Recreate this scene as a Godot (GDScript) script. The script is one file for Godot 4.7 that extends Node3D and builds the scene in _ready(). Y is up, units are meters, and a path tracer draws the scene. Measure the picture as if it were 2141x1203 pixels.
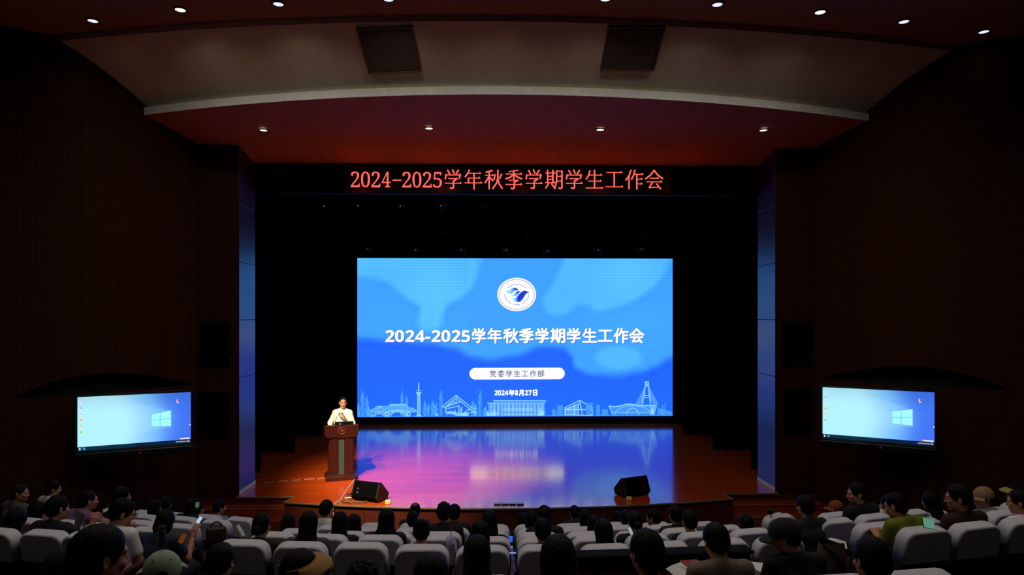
extends Node3D
# A lecture theatre seen from the raked seats. y is up, metres; the stage floor is y = 0, the stage lies towards -z.
const F := 1427.0          # focal length in pixels of the 2141 x 1203 frame
const CX := 1070.5
const HZ := 662.0          # pixel row of the horizon (the lens is shifted up)
const EYE := 3.6
const XC := 0.35           # the hall's axis
const SIDE := {-1: "left", 1: "right"}
var look: Basis
var M := {}
var names := {}
var seats := []
var cache := {}
var rng := RandomNumberGenerator.new()

func _ready() -> void:
	rng.seed = 7
	# ---- camera
	look = Basis(Vector3.UP, deg_to_rad(-1.6))
	var cam := Camera3D.new()
	cam.name = "camera"
	cam.projection = Camera3D.PROJECTION_FRUSTUM
	cam.near = 0.1
	cam.far = 200.0
	cam.size = 2.0 * cam.near * 601.5 / F
	cam.frustum_offset = Vector2(0, cam.near * (HZ - 601.5) / F)
	add_child(cam)
	cam.transform = Transform3D(look, Vector3(0, EYE, 0))
	cam.current = true
	# ---- surroundings: a closed, dark hall
	var we := WorldEnvironment.new()
	we.name = "environment"
	var env := Environment.new()
	env.background_mode = Environment.BG_COLOR
	env.background_color = Color(0, 0, 0)
	env.tonemap_mode = Environment.TONE_MAPPER_LINEAR
	env.tonemap_exposure = 1.0
	env.sdfgi_enabled = true
	env.ssao_enabled = true
	env.ssil_enabled = true
	we.environment = env
	add_child(we)
	# ---- the stage spots (their housings are built in stage_lights())
	for s in SPOTS:
		var l := SpotLight3D.new()
		l.name = "stage_spot_beam"
		l.light_energy = s.e
		l.light_color = s.c
		l.spot_angle = s.a
		l.spot_angle_attenuation = s.b
		l.spot_attenuation = 2.0
		l.spot_range = 40.0
		l.light_size = 0.06
		l.shadow_enabled = true
		add_child(l, true)
		l.look_at_from_position(s.at, s.to, Vector3.UP)
	make_materials()
	shell()
	ceiling_parts()
	side_walls()
	stage()
	stage_things()
	big_screen()
	led_sign()
	side_displays()
	seating()
	speaker_person()
	audience()
	small_things()

const SPOTS := [
	{"at": Vector3(-5.4, 8.05, -8.2), "to": Vector3(-3.05, 0.9, -15.6), "e": 125.0, "c": Color(1.0, 0.93, 0.80), "a": 11.5, "b": 1.0},
	{"at": Vector3(-4.0, 8.05, -8.0), "to": Vector3(-1.75, 0.0, -15.0), "e": 300.0, "c": Color(1.0, 0.93, 0.80), "a": 16.0, "b": 1.0},
]

# ------------------------------------------------------------------ helpers: places
func ray(px: float, py: float) -> Vector3:
	return look * Vector3((px - CX) / F, (HZ - py) / F, -1.0)

func at_depth(px: float, py: float, d: float) -> Vector3:      # where the sight line meets the plane z = -d
	var r := ray(px, py)
	return Vector3(0, EYE, 0) + r * (d / -r.z)

func at_cam(px: float, py: float, d: float) -> Vector3:        # at the distance d along the lens axis
	return Vector3(0, EYE, 0) + ray(px, py) * d

func on_level(px: float, py: float, y: float) -> Vector3:      # where it meets a level
	var r := ray(px, py)
	return Vector3(0, EYE, 0) + r * ((y - EYE) / r.y)

func row_top(k: float) -> float:                               # height of the seat tops of a row
	return row_floor(k) + 1.0

func row_floor(k: float) -> float:
	return maxf(3.6 - 2.04 - 0.23 * k - 1.0, -0.47)

# ------------------------------------------------------------------ helpers: nodes
func numbered(called: String) -> String:
	if not names.has(called):
		names[called] = 0
		return called
	names[called] += 1
	return "%s_%03d" % [called, names[called]]

func tag(o: Node, label := "", category := "", group := "", kind := "") -> Node:
	if label: o.set_meta("label", label)
	if category: o.set_meta("category", category)
	if group: o.set_meta("group", group)
	if kind: o.set_meta("kind", kind)
	return o

func thing(called: String, label: String, category: String, at := Vector3.ZERO, turn := 0.0, group := "") -> Node3D:
	var o := Node3D.new()
	o.name = numbered(called)
	add_child(o)
	o.position = at
	o.rotation.y = turn
	tag(o, label, category, group)
	return o

func obj(called: String, mesh: Mesh, m: Material, parent: Node = self) -> MeshInstance3D:
	var o := MeshInstance3D.new()
	o.name = numbered(called) if parent == self else called
	o.mesh = mesh
	o.material_override = m
	o.cast_shadow = GeometryInstance3D.SHADOW_CASTING_SETTING_ON
	parent.add_child(o, true)
	return o

func struct(called: String, mesh: Mesh, m: Material, parent: Node = self) -> MeshInstance3D:
	var o := obj(called, mesh, m, parent)
	if parent == self: o.set_meta("kind", "structure")
	return o

# ------------------------------------------------------------------ helpers: shapes
class Mb:
	var v := PackedVector3Array()
	var n := PackedVector3Array()
	var t := PackedVector2Array()
	var ix := PackedInt32Array()
	var c := PackedColorArray()
	var tint := Color(1, 1, 1)
	func tri(a: Vector3, b: Vector3, d: Vector3) -> void:      # counterclockwise seen from its front
		var nn := (b - a).cross(d - a).normalized()
		var i := v.size()
		for p in [a, b, d]:
			v.append(p); n.append(nn); t.append(Vector2.ZERO); c.append(tint)
		ix.append_array([i, i + 2, i + 1])
	func quad(a: Vector3, b: Vector3, d: Vector3, e: Vector3, u0 := Vector2(0, 1), u1 := Vector2(1, 0)) -> void:
		var nn := (b - a).cross(d - a) + (d - a).cross(e - a)
		nn = nn.normalized()
		var i := v.size()
		v.append_array([a, b, d, e]); n.append_array([nn, nn, nn, nn])
		t.append_array([u0, Vector2(u1.x, u0.y), u1, Vector2(u0.x, u1.y)])
		c.append_array([tint, tint, tint, tint])
		ix.append_array([i, i + 2, i + 1, i, i + 3, i + 2])
	func box(at: Vector3, size: Vector3, bev := 0.0, b := Basis.IDENTITY) -> void:
		var h := size / 2
		var q := minf(bev, minf(h.x, minf(h.y, h.z)) * 0.9)
		var ax := [Vector3(1, 0, 0), Vector3(0, 1, 0), Vector3(0, 0, 1)]
		for a in 3:
			var b1: Vector3 = ax[(a + 1) % 3]
			var b2: Vector3 = ax[(a + 2) % 3]
			var e1 := h[(a + 1) % 3] - q
			var e2 := h[(a + 2) % 3] - q
			for s in [1.0, -1.0]:
				var f: Vector3 = ax[a] * s * h[a]
				var p := [f - b1 * e1 - b2 * e2, f + b1 * e1 - b2 * e2, f + b1 * e1 + b2 * e2, f - b1 * e1 + b2 * e2]
				if s < 0: p.reverse()
				quad(at + b * p[0], at + b * p[1], at + b * p[2], at + b * p[3])
		if q <= 0.0: return
		for a in 3:                                                # edges along axis a
			var b1: Vector3 = ax[(a + 1) % 3]
			var b2: Vector3 = ax[(a + 2) % 3]
			var la: Vector3 = ax[a] * (h[a] - q)
			for s1 in [1.0, -1.0]:
				for s2 in [1.0, -1.0]:
					var p1: Vector3 = b1 * s1 * h[(a + 1) % 3] + b2 * s2 * (h[(a + 2) % 3] - q)
					var p2: Vector3 = b1 * s1 * (h[(a + 1) % 3] - q) + b2 * s2 * h[(a + 2) % 3]
					if s1 * s2 > 0: quad(at + b * (p1 - la), at + b * (p2 - la), at + b * (p2 + la), at + b * (p1 + la))
					else: quad(at + b * (p1 + la), at + b * (p2 + la), at + b * (p2 - la), at + b * (p1 - la))
		# turn outward is settled by the winding above; corners
		for sx in [1.0, -1.0]:
			for sy in [1.0, -1.0]:
				for sz in [1.0, -1.0]:
					var k := Vector3(sx, sy, sz)
					var a1 := k * Vector3(h.x, h.y - q, h.z - q)
					var a2 := k * Vector3(h.x - q, h.y, h.z - q)
					var a3 := k * Vector3(h.x - q, h.y - q, h.z)
					if sx * sy * sz > 0: tri(at + b * a1, at + b * a2, at + b * a3)
					else: tri(at + b * a1, at + b * a3, at + b * a2)
	func tube(path: Array, r, sides := 8, closed_ends := true) -> void:
		var rings := []
		var up := Vector3.UP
		for i in path.size():
			var d: Vector3 = (path[mini(i + 1, path.size() - 1)] - path[maxi(i - 1, 0)]).normalized()
			if absf(d.dot(up)) > 0.95: up = Vector3.RIGHT if absf(d.x) < 0.9 else Vector3.FORWARD
			var s := d.cross(up).normalized()
			var u := s.cross(d).normalized()
			up = u
			var rr: float = r[i] if r is Array else r
			var start := v.size()
			for k in sides:
				var w := TAU * k / sides
				var o := s * cos(w) + u * sin(w)
				v.append(path[i] + o * rr); n.append(o); t.append(Vector2(float(k) / sides, i)); c.append(tint)
			rings.append(start)
		for i in path.size() - 1:
			for k in sides:
				var a: int = rings[i] + k
				var b: int = rings[i] + (k + 1) % sides
				var e: int = rings[i + 1] + (k + 1) % sides
				var f: int = rings[i + 1] + k
				ix.append_array([a, b, e, a, e, f])
		if closed_ends:
			for end in 2:
				var i := 0 if end == 0 else path.size() - 1
				for k in range(1, sides - 1):
					var p := [v[rings[i]], v[rings[i] + k], v[rings[i] + k + 1]]
					if end == 0: tri(p[0], p[1], p[2])
					else: tri(p[0], p[2], p[1])
	func lathe(prof: Array, seg: int, x := Transform3D.IDENTITY, closed := true) -> void:   # prof: Vector2(radius, height), bottom to top outside
		var rows := []
		for i in prof.size():
			var d: Vector2 = prof[mini(i + 1, prof.size() - 1)] - prof[maxi(i - 1, 0)]
			var nn := Vector2(d.y, -d.x).normalized()
			rows.append(v.size())
			for k in seg + 1:
				var w := TAU * k / seg
				v.append(x * Vector3(prof[i].x * cos(w), prof[i].y, prof[i].x * sin(w)))
				n.append((x.basis * Vector3(nn.x * cos(w), nn.y, nn.x * sin(w))).normalized())
				t.append(Vector2(float(k) / seg, float(i) / prof.size())); c.append(tint)
		for i in prof.size() - 1:
			for k in seg:
				var a: int = rows[i] + k
				var b: int = rows[i + 1] + k
				ix.append_array([a, a + 1, b + 1, a, b + 1, b])
	func prism(poly: PackedVector2Array, lo: float, hi: float, x := Transform3D.IDENTITY) -> void:   # polygon in x, y pushed along z
		var area := 0.0
		for i in poly.size():
			area += poly[i].cross(poly[(i + 1) % poly.size()])
		if area < 0: poly.reverse()
		var f := Geometry2D.triangulate_polygon(poly)
		for i in range(0, f.size(), 3):
			var p := [poly[f[i]], poly[f[i + 1]], poly[f[i + 2]]]
			if (p[1] - p[0]).cross(p[2] - p[0]) < 0: p = [p[0], p[2], p[1]]
			tri(x * Vector3(p[0].x, p[0].y, hi), x * Vector3(p[1].x, p[1].y, hi), x * Vector3(p[2].x, p[2].y, hi))
			tri(x * Vector3(p[0].x, p[0].y, lo), x * Vector3(p[2].x, p[2].y, lo), x * Vector3(p[1].x, p[1].y, lo))
		for i in poly.size():
			var a := poly[i]
			var b := poly[(i + 1) % poly.size()]
			quad(x * Vector3(a.x, a.y, lo), x * Vector3(b.x, b.y, lo), x * Vector3(b.x, b.y, hi), x * Vector3(a.x, a.y, hi))
	func grid(nu: int, nv: int, fn: Callable, flip := false) -> void:      # smooth sheet fn(u, v)
		var s := v.size()
		var p := PackedVector3Array()
		for j in nv + 1:
			for i in nu + 1:
				p.append(fn.call(float(i) / nu, float(j) / nv))
		for j in nv + 1:
			for i in nu + 1:
				var du := p[j * (nu + 1) + mini(i + 1, nu)] - p[j * (nu + 1) + maxi(i - 1, 0)]
				var dv := p[mini(j + 1, nv) * (nu + 1) + i] - p[maxi(j - 1, 0) * (nu + 1) + i]
				v.append(p[j * (nu + 1) + i]); n.append(du.cross(dv).normalized() * (-1.0 if flip else 1.0))
				t.append(Vector2(float(i) / nu, float(j) / nv)); c.append(tint)
		for j in nv:
			for i in nu:
				var a := s + j * (nu + 1) + i
				var b := a + nu + 1
				if flip: ix.append_array([a, a + 1, b + 1, a, b + 1, b])
				else: ix.append_array([a, b + 1, a + 1, a, b, b + 1])
	func add(arr: Array, x: Transform3D) -> void:                       # arrays of an Sdf mesh
		var s := v.size()
		for p in arr[0]: v.append(x * p); t.append(Vector2.ZERO); c.append(tint)
		for p in arr[1]: n.append((x.basis * p).normalized())
		for i in arr[2]: ix.append(s + i)
	func mesh() -> ArrayMesh:
		var a := []
		a.resize(Mesh.ARRAY_MAX)
		a[Mesh.ARRAY_VERTEX] = v
		a[Mesh.ARRAY_NORMAL] = n
		a[Mesh.ARRAY_TEX_UV] = t
		a[Mesh.ARRAY_INDEX] = ix
		var m := ArrayMesh.new()
		m.add_surface_from_arrays(Mesh.PRIMITIVE_TRIANGLES, a)
		return m

# A field of distances on a grid, meshed as surface nets.
class Sdf:
	var o: Vector3
	var h: float
	var nx: int
	var ny: int
	var nz: int
	var f := PackedFloat32Array()
	func _init(lo: Vector3, hi: Vector3, cell: float) -> void:
		o = lo; h = cell
		nx = int(ceil((hi.x - lo.x) / h)) + 1
		ny = int(ceil((hi.y - lo.y) / h)) + 1
		nz = int(ceil((hi.z - lo.z) / h)) + 1
		f.resize(nx * ny * nz)
		f.fill(1.0)
	func span(lo: Vector3, hi: Vector3) -> Array:
		var a := ((lo - o) / h).floor().max(Vector3.ZERO)
		var b := ((hi - o) / h).ceil().min(Vector3(nx - 1, ny - 1, nz - 1))
		return [int(a.x), int(b.x), int(a.y), int(b.y), int(a.z), int(b.z)]
	func cap(a: Vector3, b: Vector3, ra: float, rb: float, k := 0.02, op := 0) -> void:
		var m := maxf(ra, rb) + k + 2 * h
		var s := span(a.min(b) - Vector3.ONE * m, a.max(b) + Vector3.ONE * m)
		var g := f
		f = PackedFloat32Array()
		var ab := b - a
		var q := 1.0 / maxf(ab.length_squared(), 1e-9)
		for z in range(s[4], s[5] + 1):
			for y in range(s[2], s[3] + 1):
				var i: int = (z * ny + y) * nx + s[0]
				var p := o + Vector3(s[0], y, z) * h - a
				for x in range(s[0], s[1] + 1):
					var w := clampf(p.dot(ab) * q, 0.0, 1.0)
					var d := (p - ab * w).length() - (ra + (rb - ra) * w)
					var e := g[i]
					if op == 0:
						var t := maxf(k - absf(d - e), 0.0)
						g[i] = minf(d, e) - t * t / (4.0 * k)
					else:
						var t := maxf(k - absf(d + e), 0.0)
						g[i] = maxf(e, -d) + t * t / (4.0 * k)
					i += 1
					p.x += h
		f = g
	func ell(c: Vector3, r: Vector3, k := 0.02, op := 0, turn := Basis.IDENTITY) -> void:
		var big := maxf(r.x, maxf(r.y, r.z))
		var ex := r if turn == Basis.IDENTITY else Vector3.ONE * big
		var m := Vector3.ONE * (k + 2 * h)
		var s := span(c - ex - m, c + ex + m)
		var g := f
		f = PackedFloat32Array()
		var inv := turn.transposed()
		for z in range(s[4], s[5] + 1):
			for y in range(s[2], s[3] + 1):
				var i: int = (z * ny + y) * nx + s[0]
				for x in range(s[0], s[1] + 1):
					var p := inv * (o + Vector3(x, y, z) * h - c) / r
					var k0 := p.length()
					var d := k0 * (k0 - 1.0) / maxf((p / r).length(), 1e-6)
					var e := g[i]
					if op == 0:
						var t := maxf(k - absf(d - e), 0.0)
						g[i] = minf(d, e) - t * t / (4.0 * k)
					else:
						var t := maxf(k - absf(d + e), 0.0)
						g[i] = maxf(e, -d) + t * t / (4.0 * k)
					i += 1
		f = g
	func below(y0: float) -> void:                                 # cut away all below a level
		for z in nz:
			for y in ny:
				var d := y0 - (o.y + y * h)
				if d < -2 * h: continue
				for x in nx:
					var i := (z * ny + y) * nx + x
					f[i] = maxf(f[i], d)
	func rough(noise: FastNoiseLite, amp: float) -> void:
		for z in nz:
			for y in ny:
				for x in nx:
					var i := (z * ny + y) * nx + x
					if absf(f[i]) < 0.03: f[i] += amp * noise.get_noise_3d(x * h, y * h, z * h)
	func arrays() -> Array:
		var at := PackedInt32Array()
		at.resize(nx * ny * nz)
		var vs := PackedVector3Array()
		var ns := PackedVector3Array()
		var ids := PackedInt32Array()
		var sy := nx
		var sz := nx * ny
		var off := [0, 1, sy, sy + 1, sz, sz + 1, sz + sy, sz + sy + 1]
		var ed := [[0, 1], [2, 3], [4, 5], [6, 7], [0, 2], [1, 3], [4, 6], [5, 7], [0, 4], [1, 5], [2, 6], [3, 7]]
		var cn := [Vector3(0, 0, 0), Vector3(1, 0, 0), Vector3(0, 1, 0), Vector3(1, 1, 0), Vector3(0, 0, 1), Vector3(1, 0, 1), Vector3(0, 1, 1), Vector3(1, 1, 1)]
		for z in nz - 1:
			for y in ny - 1:
				var i := (z * ny + y) * nx
				for x in nx - 1:
					var e0 := f[i]
					if absf(e0) < 3.0 * h:
						var neg := 0
						for q in 8:
							if f[i + off[q]] < 0.0: neg += 1
						if neg > 0 and neg < 8:
							var p := Vector3.ZERO
							var cnt := 0
							for e in ed:
								var fa: float = f[i + off[e[0]]]
								var fb: float = f[i + off[e[1]]]
								if (fa < 0.0) != (fb < 0.0):
									p += cn[e[0]].lerp(cn[e[1]], fa / (fa - fb))
									cnt += 1
							at[i] = vs.size() + 1
							vs.append(o + (Vector3(x, y, z) + p / cnt) * h)
							ns.append(Vector3.ZERO)
					i += 1
		for z in range(1, nz - 1):
			for y in range(1, ny - 1):
				for x in range(1, nx - 1):
					var i := (z * ny + y) * nx + x
					if at[i] == 0 and at[i - 1] == 0 and at[i - sy] == 0 and at[i - sz] == 0: continue
					var ins := f[i] < 0.0
					for ax in 3:
						var st: int = [1, sy, sz][ax]
						if ins == (f[i + st] < 0.0): continue
						var b: int = [sy, sz, 1][ax]
						var d: int = [sz, 1, sy][ax]
						var q := [at[i - b - d] - 1, at[i - d] - 1, at[i] - 1, at[i - b] - 1]
						if q.min() < 0: continue
						if not ins: q.reverse()
						var nn := (vs[q[1]] - vs[q[0]]).cross(vs[q[2]] - vs[q[0]])
						for w in q: ns[w] += nn
						ids.append_array([q[0], q[2], q[1], q[0], q[3], q[2]])
		for i in ns.size(): ns[i] = ns[i].normalized()
		return [vs, ns, ids]

# ------------------------------------------------------------------ materials
func mat(c: Color, rough := 0.7, metal := 0.0, spec := 0.5) -> StandardMaterial3D:
	var m := StandardMaterial3D.new()
	m.albedo_color = c
	m.roughness = rough
	m.metallic = metal
	m.metallic_specular = spec
	return m

func noise_tex(freq: float, lo: Color, hi: Color, sd: int, size := 256) -> NoiseTexture2D:
	var n := FastNoiseLite.new()
	n.seed = sd
	n.frequency = freq
	n.fractal_octaves = 4
	var t := NoiseTexture2D.new()
	t.width = size
	t.height = size
	t.seamless = true
	t.noise = n
	var g := Gradient.new()
	g.set_color(0, lo)
	g.set_color(1, hi)
	t.color_ramp = g
	return t

func grained(c: Color, dark: float, scale: Vector3, rough: float, sd: int, freq := 0.02) -> StandardMaterial3D:
	var m := mat(Color.WHITE, rough)
	m.albedo_texture = noise_tex(freq, c * dark, c, sd)
	m.uv1_triplanar = true
	m.uv1_world_triplanar = true
	m.uv1_scale = scale
	return m

func glow(c: Color, e: float) -> StandardMaterial3D:
	var m := mat(Color(0.02, 0.02, 0.02), 0.4)
	m.emission_enabled = true
	m.emission = c
	m.emission_energy_multiplier = e
	return m

func make_materials() -> void:
	M.wall = grained(Color(0.285, 0.145, 0.062), 0.7, Vector3(6, 0.7, 6), 0.7, 3)
	M.wall.metallic_specular = 0.2
	M.pillar = grained(Color(0.24, 0.10, 0.055), 0.75, Vector3(5, 0.6, 5), 0.6, 4)
	M.pillar.metallic_specular = 0.2
	M.reveal = grained(Color(0.235, 0.165, 0.30), 0.85, Vector3(5, 0.5, 5), 0.32, 5)
	M.ceiling_red = grained(Color(0.62, 0.44, 0.34), 0.9, Vector3(0.6, 0.6, 0.6), 0.8, 6)
	M.soffit_red = grained(Color(0.72, 0.47, 0.33), 0.9, Vector3(0.6, 0.6, 0.6), 0.75, 7)
	M.ceiling_white = grained(Color(0.90, 0.86, 0.76), 0.93, Vector3(0.4, 0.4, 0.4), 0.85, 8)
	M.fascia = mat(Color(0.80, 0.58, 0.58), 0.8)
	M.band = grained(Color(0.92, 0.91, 0.86), 0.93, Vector3(1.2, 1.2, 1.2), 0.7, 9)
	M.vent = mat(Color(0.50, 0.47, 0.42), 0.7, 0.2)
	M.vent_edge = mat(Color(0.42, 0.34, 0.22), 0.5, 0.4)
	M.black = mat(Color(0.02, 0.02, 0.02), 0.8)
	M.curtain = grained(Color(0.035, 0.028, 0.03), 0.6, Vector3(8, 0.4, 8), 1.0, 10)
	M.curtain.metallic_specular = 0.1
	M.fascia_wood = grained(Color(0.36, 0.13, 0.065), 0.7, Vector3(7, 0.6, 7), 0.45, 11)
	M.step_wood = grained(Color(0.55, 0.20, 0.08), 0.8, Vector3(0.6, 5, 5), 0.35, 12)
	M.brass = mat(Color(0.46, 0.40, 0.28), 0.5, 0.4)
	M.carpet = grained(Color(0.14, 0.08, 0.07), 0.6, Vector3(9, 9, 9), 0.95, 13)
	M.dark_room = mat(Color(0.10, 0.07, 0.06), 0.9)
	M.slip = grained(Color(0.80, 0.79, 0.82), 0.93, Vector3(9, 9, 9), 0.9, 14)
	M.slip.rim_enabled = true
	M.slip.rim = 0.15
	M.seat_cloth = grained(Color(0.22, 0.07, 0.07), 0.7, Vector3(12, 12, 12), 0.95, 15)
	M.seat_shell = mat(Color(0.05, 0.035, 0.03), 0.6)
	M.mahogany = grained(Color(0.30, 0.09, 0.05), 0.65, Vector3(5, 5, 1), 0.3, 16)
	M.podium = grained(Color(0.25, 0.06, 0.032), 0.62, Vector3(6, 0.8, 6), 0.35, 17)
	M.podium_panel = mat(Color(0.20, 0.215, 0.185), 0.5)
	M.gilt = mat(Color(0.60, 0.36, 0.18), 0.4, 0.6)
	M.plastic = mat(Color(0.03, 0.03, 0.032), 0.45)
	M.bezel = mat(Color(0.06, 0.06, 0.065), 0.35)
	M.grille = grained(Color(0.02, 0.02, 0.02), 0.4, Vector3(60, 60, 60), 0.9, 18, 0.1)
	M.grille.metallic_specular = 0.15
	M.steel = mat(Color(0.5, 0.5, 0.5), 0.35, 0.9)
	M.paper = mat(Color(0.86, 0.86, 0.84), 0.9)
	M.lamp = glow(Color(1.0, 0.97, 0.92), 3.0)
	M.lamp_dim = glow(Color(0.86, 0.88, 0.95), 1.2)
	M.lamp_ring = mat(Color(0.35, 0.30, 0.27), 0.4, 0.3)
	M.ring_dark = mat(Color(0.08, 0.05, 0.04), 0.5)
	M.skin = mat(Color(0.78, 0.56, 0.43), 0.55)
	M.skin.subsurf_scatter_enabled = true
	M.skin.subsurf_scatter_strength = 0.1
	M.hair = mat(Color(0.022, 0.02, 0.02), 0.6, 0.0, 0.25)
	M.hair.heightmap_enabled = true
	M.hair.heightmap_texture = noise_tex(0.05, Color.BLACK, Color.WHITE, 33)
	M.hair.heightmap_scale = 0.25
	M.hair.uv1_triplanar = true
	M.hair.uv1_scale = Vector3(14, 2.2, 14)
	M.hair_brown = mat(Color(0.06, 0.045, 0.035), 0.6, 0.0, 0.25)
	M.hair_grey = mat(Color(0.13, 0.13, 0.12), 0.8, 0.0, 0.2)
	M.trousers = mat(Color(0.05, 0.05, 0.06), 0.9)
	M.desk_dark = mat(Color(0.06, 0.045, 0.035), 0.75, 0.0, 0.2)
	M.glint = glow(Color(0.8, 0.85, 1.0), 0.35)  # faint glow in place of the LED wall reflected in the lamp lenses
	M.red_led = glow(Color(1.0, 0.1, 0.06), 1.2)
	M.yellow = mat(Color(0.85, 0.76, 0.42), 0.45)
	M.cable_white = mat(Color(0.66, 0.66, 0.70), 0.5)
	M.cable_tan = mat(Color(0.72, 0.50, 0.36), 0.5)
	M.cable_brown = mat(Color(0.40, 0.27, 0.14), 0.6)
	M.steel_dark = mat(Color(0.25, 0.25, 0.26), 0.4, 0.6)
	M.sign_black = mat(Color(0.02, 0.019, 0.018), 0.7, 0.0, 0.2)
	M.lip = mat(Color(0.55, 0.25, 0.22), 0.5)
	M.eye = mat(Color(0.05, 0.035, 0.03), 0.2)

# ------------------------------------------------------------------ the setting
func arc_d(x: float, d0: float, r: float) -> float:
	return d0 + (x - XC) * (x - XC) / (2.0 * r)

func shell() -> void:
	# raked tiers, concentric round the stage
	var b := Mb.new()
	var c := Vector2(-0.3, -21.0)
	for k in range(-9, 6):
		var top := row_floor(k)
		var rin := 21.0 - (6.1 + 0.9 * k + 0.54)
		var rout := rin + 0.9
		if k == -9: rout += 3.0
		var n := 26
		for i in n:
			var w0 := lerpf(-0.95, 0.95, float(i) / n)
			var w1 := lerpf(-0.95, 0.95, float(i + 1) / n)
			var p := []
			for q in [[rin, w0], [rin, w1], [rout, w1], [rout, w0]]:
				p.append(Vector3(clampf(c.x + q[0] * sin(q[1]), XC - 9.6, XC + 9.6), 0, c.y + q[0] * cos(q[1])))
			var u := Vector3(0, top, 0)
			var l := Vector3(0, -0.75, 0)
			b.quad(p[0] + u, p[3] + u, p[2] + u, p[1] + u)
			b.quad(p[1] + l, p[0] + l, p[0] + u, p[1] + u) if false else b.quad(p[0] + u, p[1] + u, p[1] + l, p[0] + l)
	b.box(Vector3(XC, -0.62, -8), Vector3(19.6, 0.3, 24))
	struct("floor", b.mesh(), M.carpet)
	# outer shell with thickness
	b = Mb.new()
	b.box(Vector3(XC, 9.75, -9), Vector3(20.4, 0.3, 40))
	struct("ceiling", b.mesh(), M.dark_room)
	for s in [-1, 1]:
		b = Mb.new()
		b.box(Vector3(XC + s * 9.8, 4.4, -9), Vector3(0.4, 11, 40))
		struct("wall_outer_" + SIDE[s], b.mesh(), M.dark_room)
	b = Mb.new()
	b.box(Vector3(XC, 5.0, 5.2), Vector3(20, 10, 0.3))
	struct("wall_back", b.mesh(), M.dark_room)
	b = Mb.new()
	b.box(Vector3(XC, 4.4, -26.2), Vector3(20, 11, 0.3))
	struct("wall_stage", b.mesh(), M.black)

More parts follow.
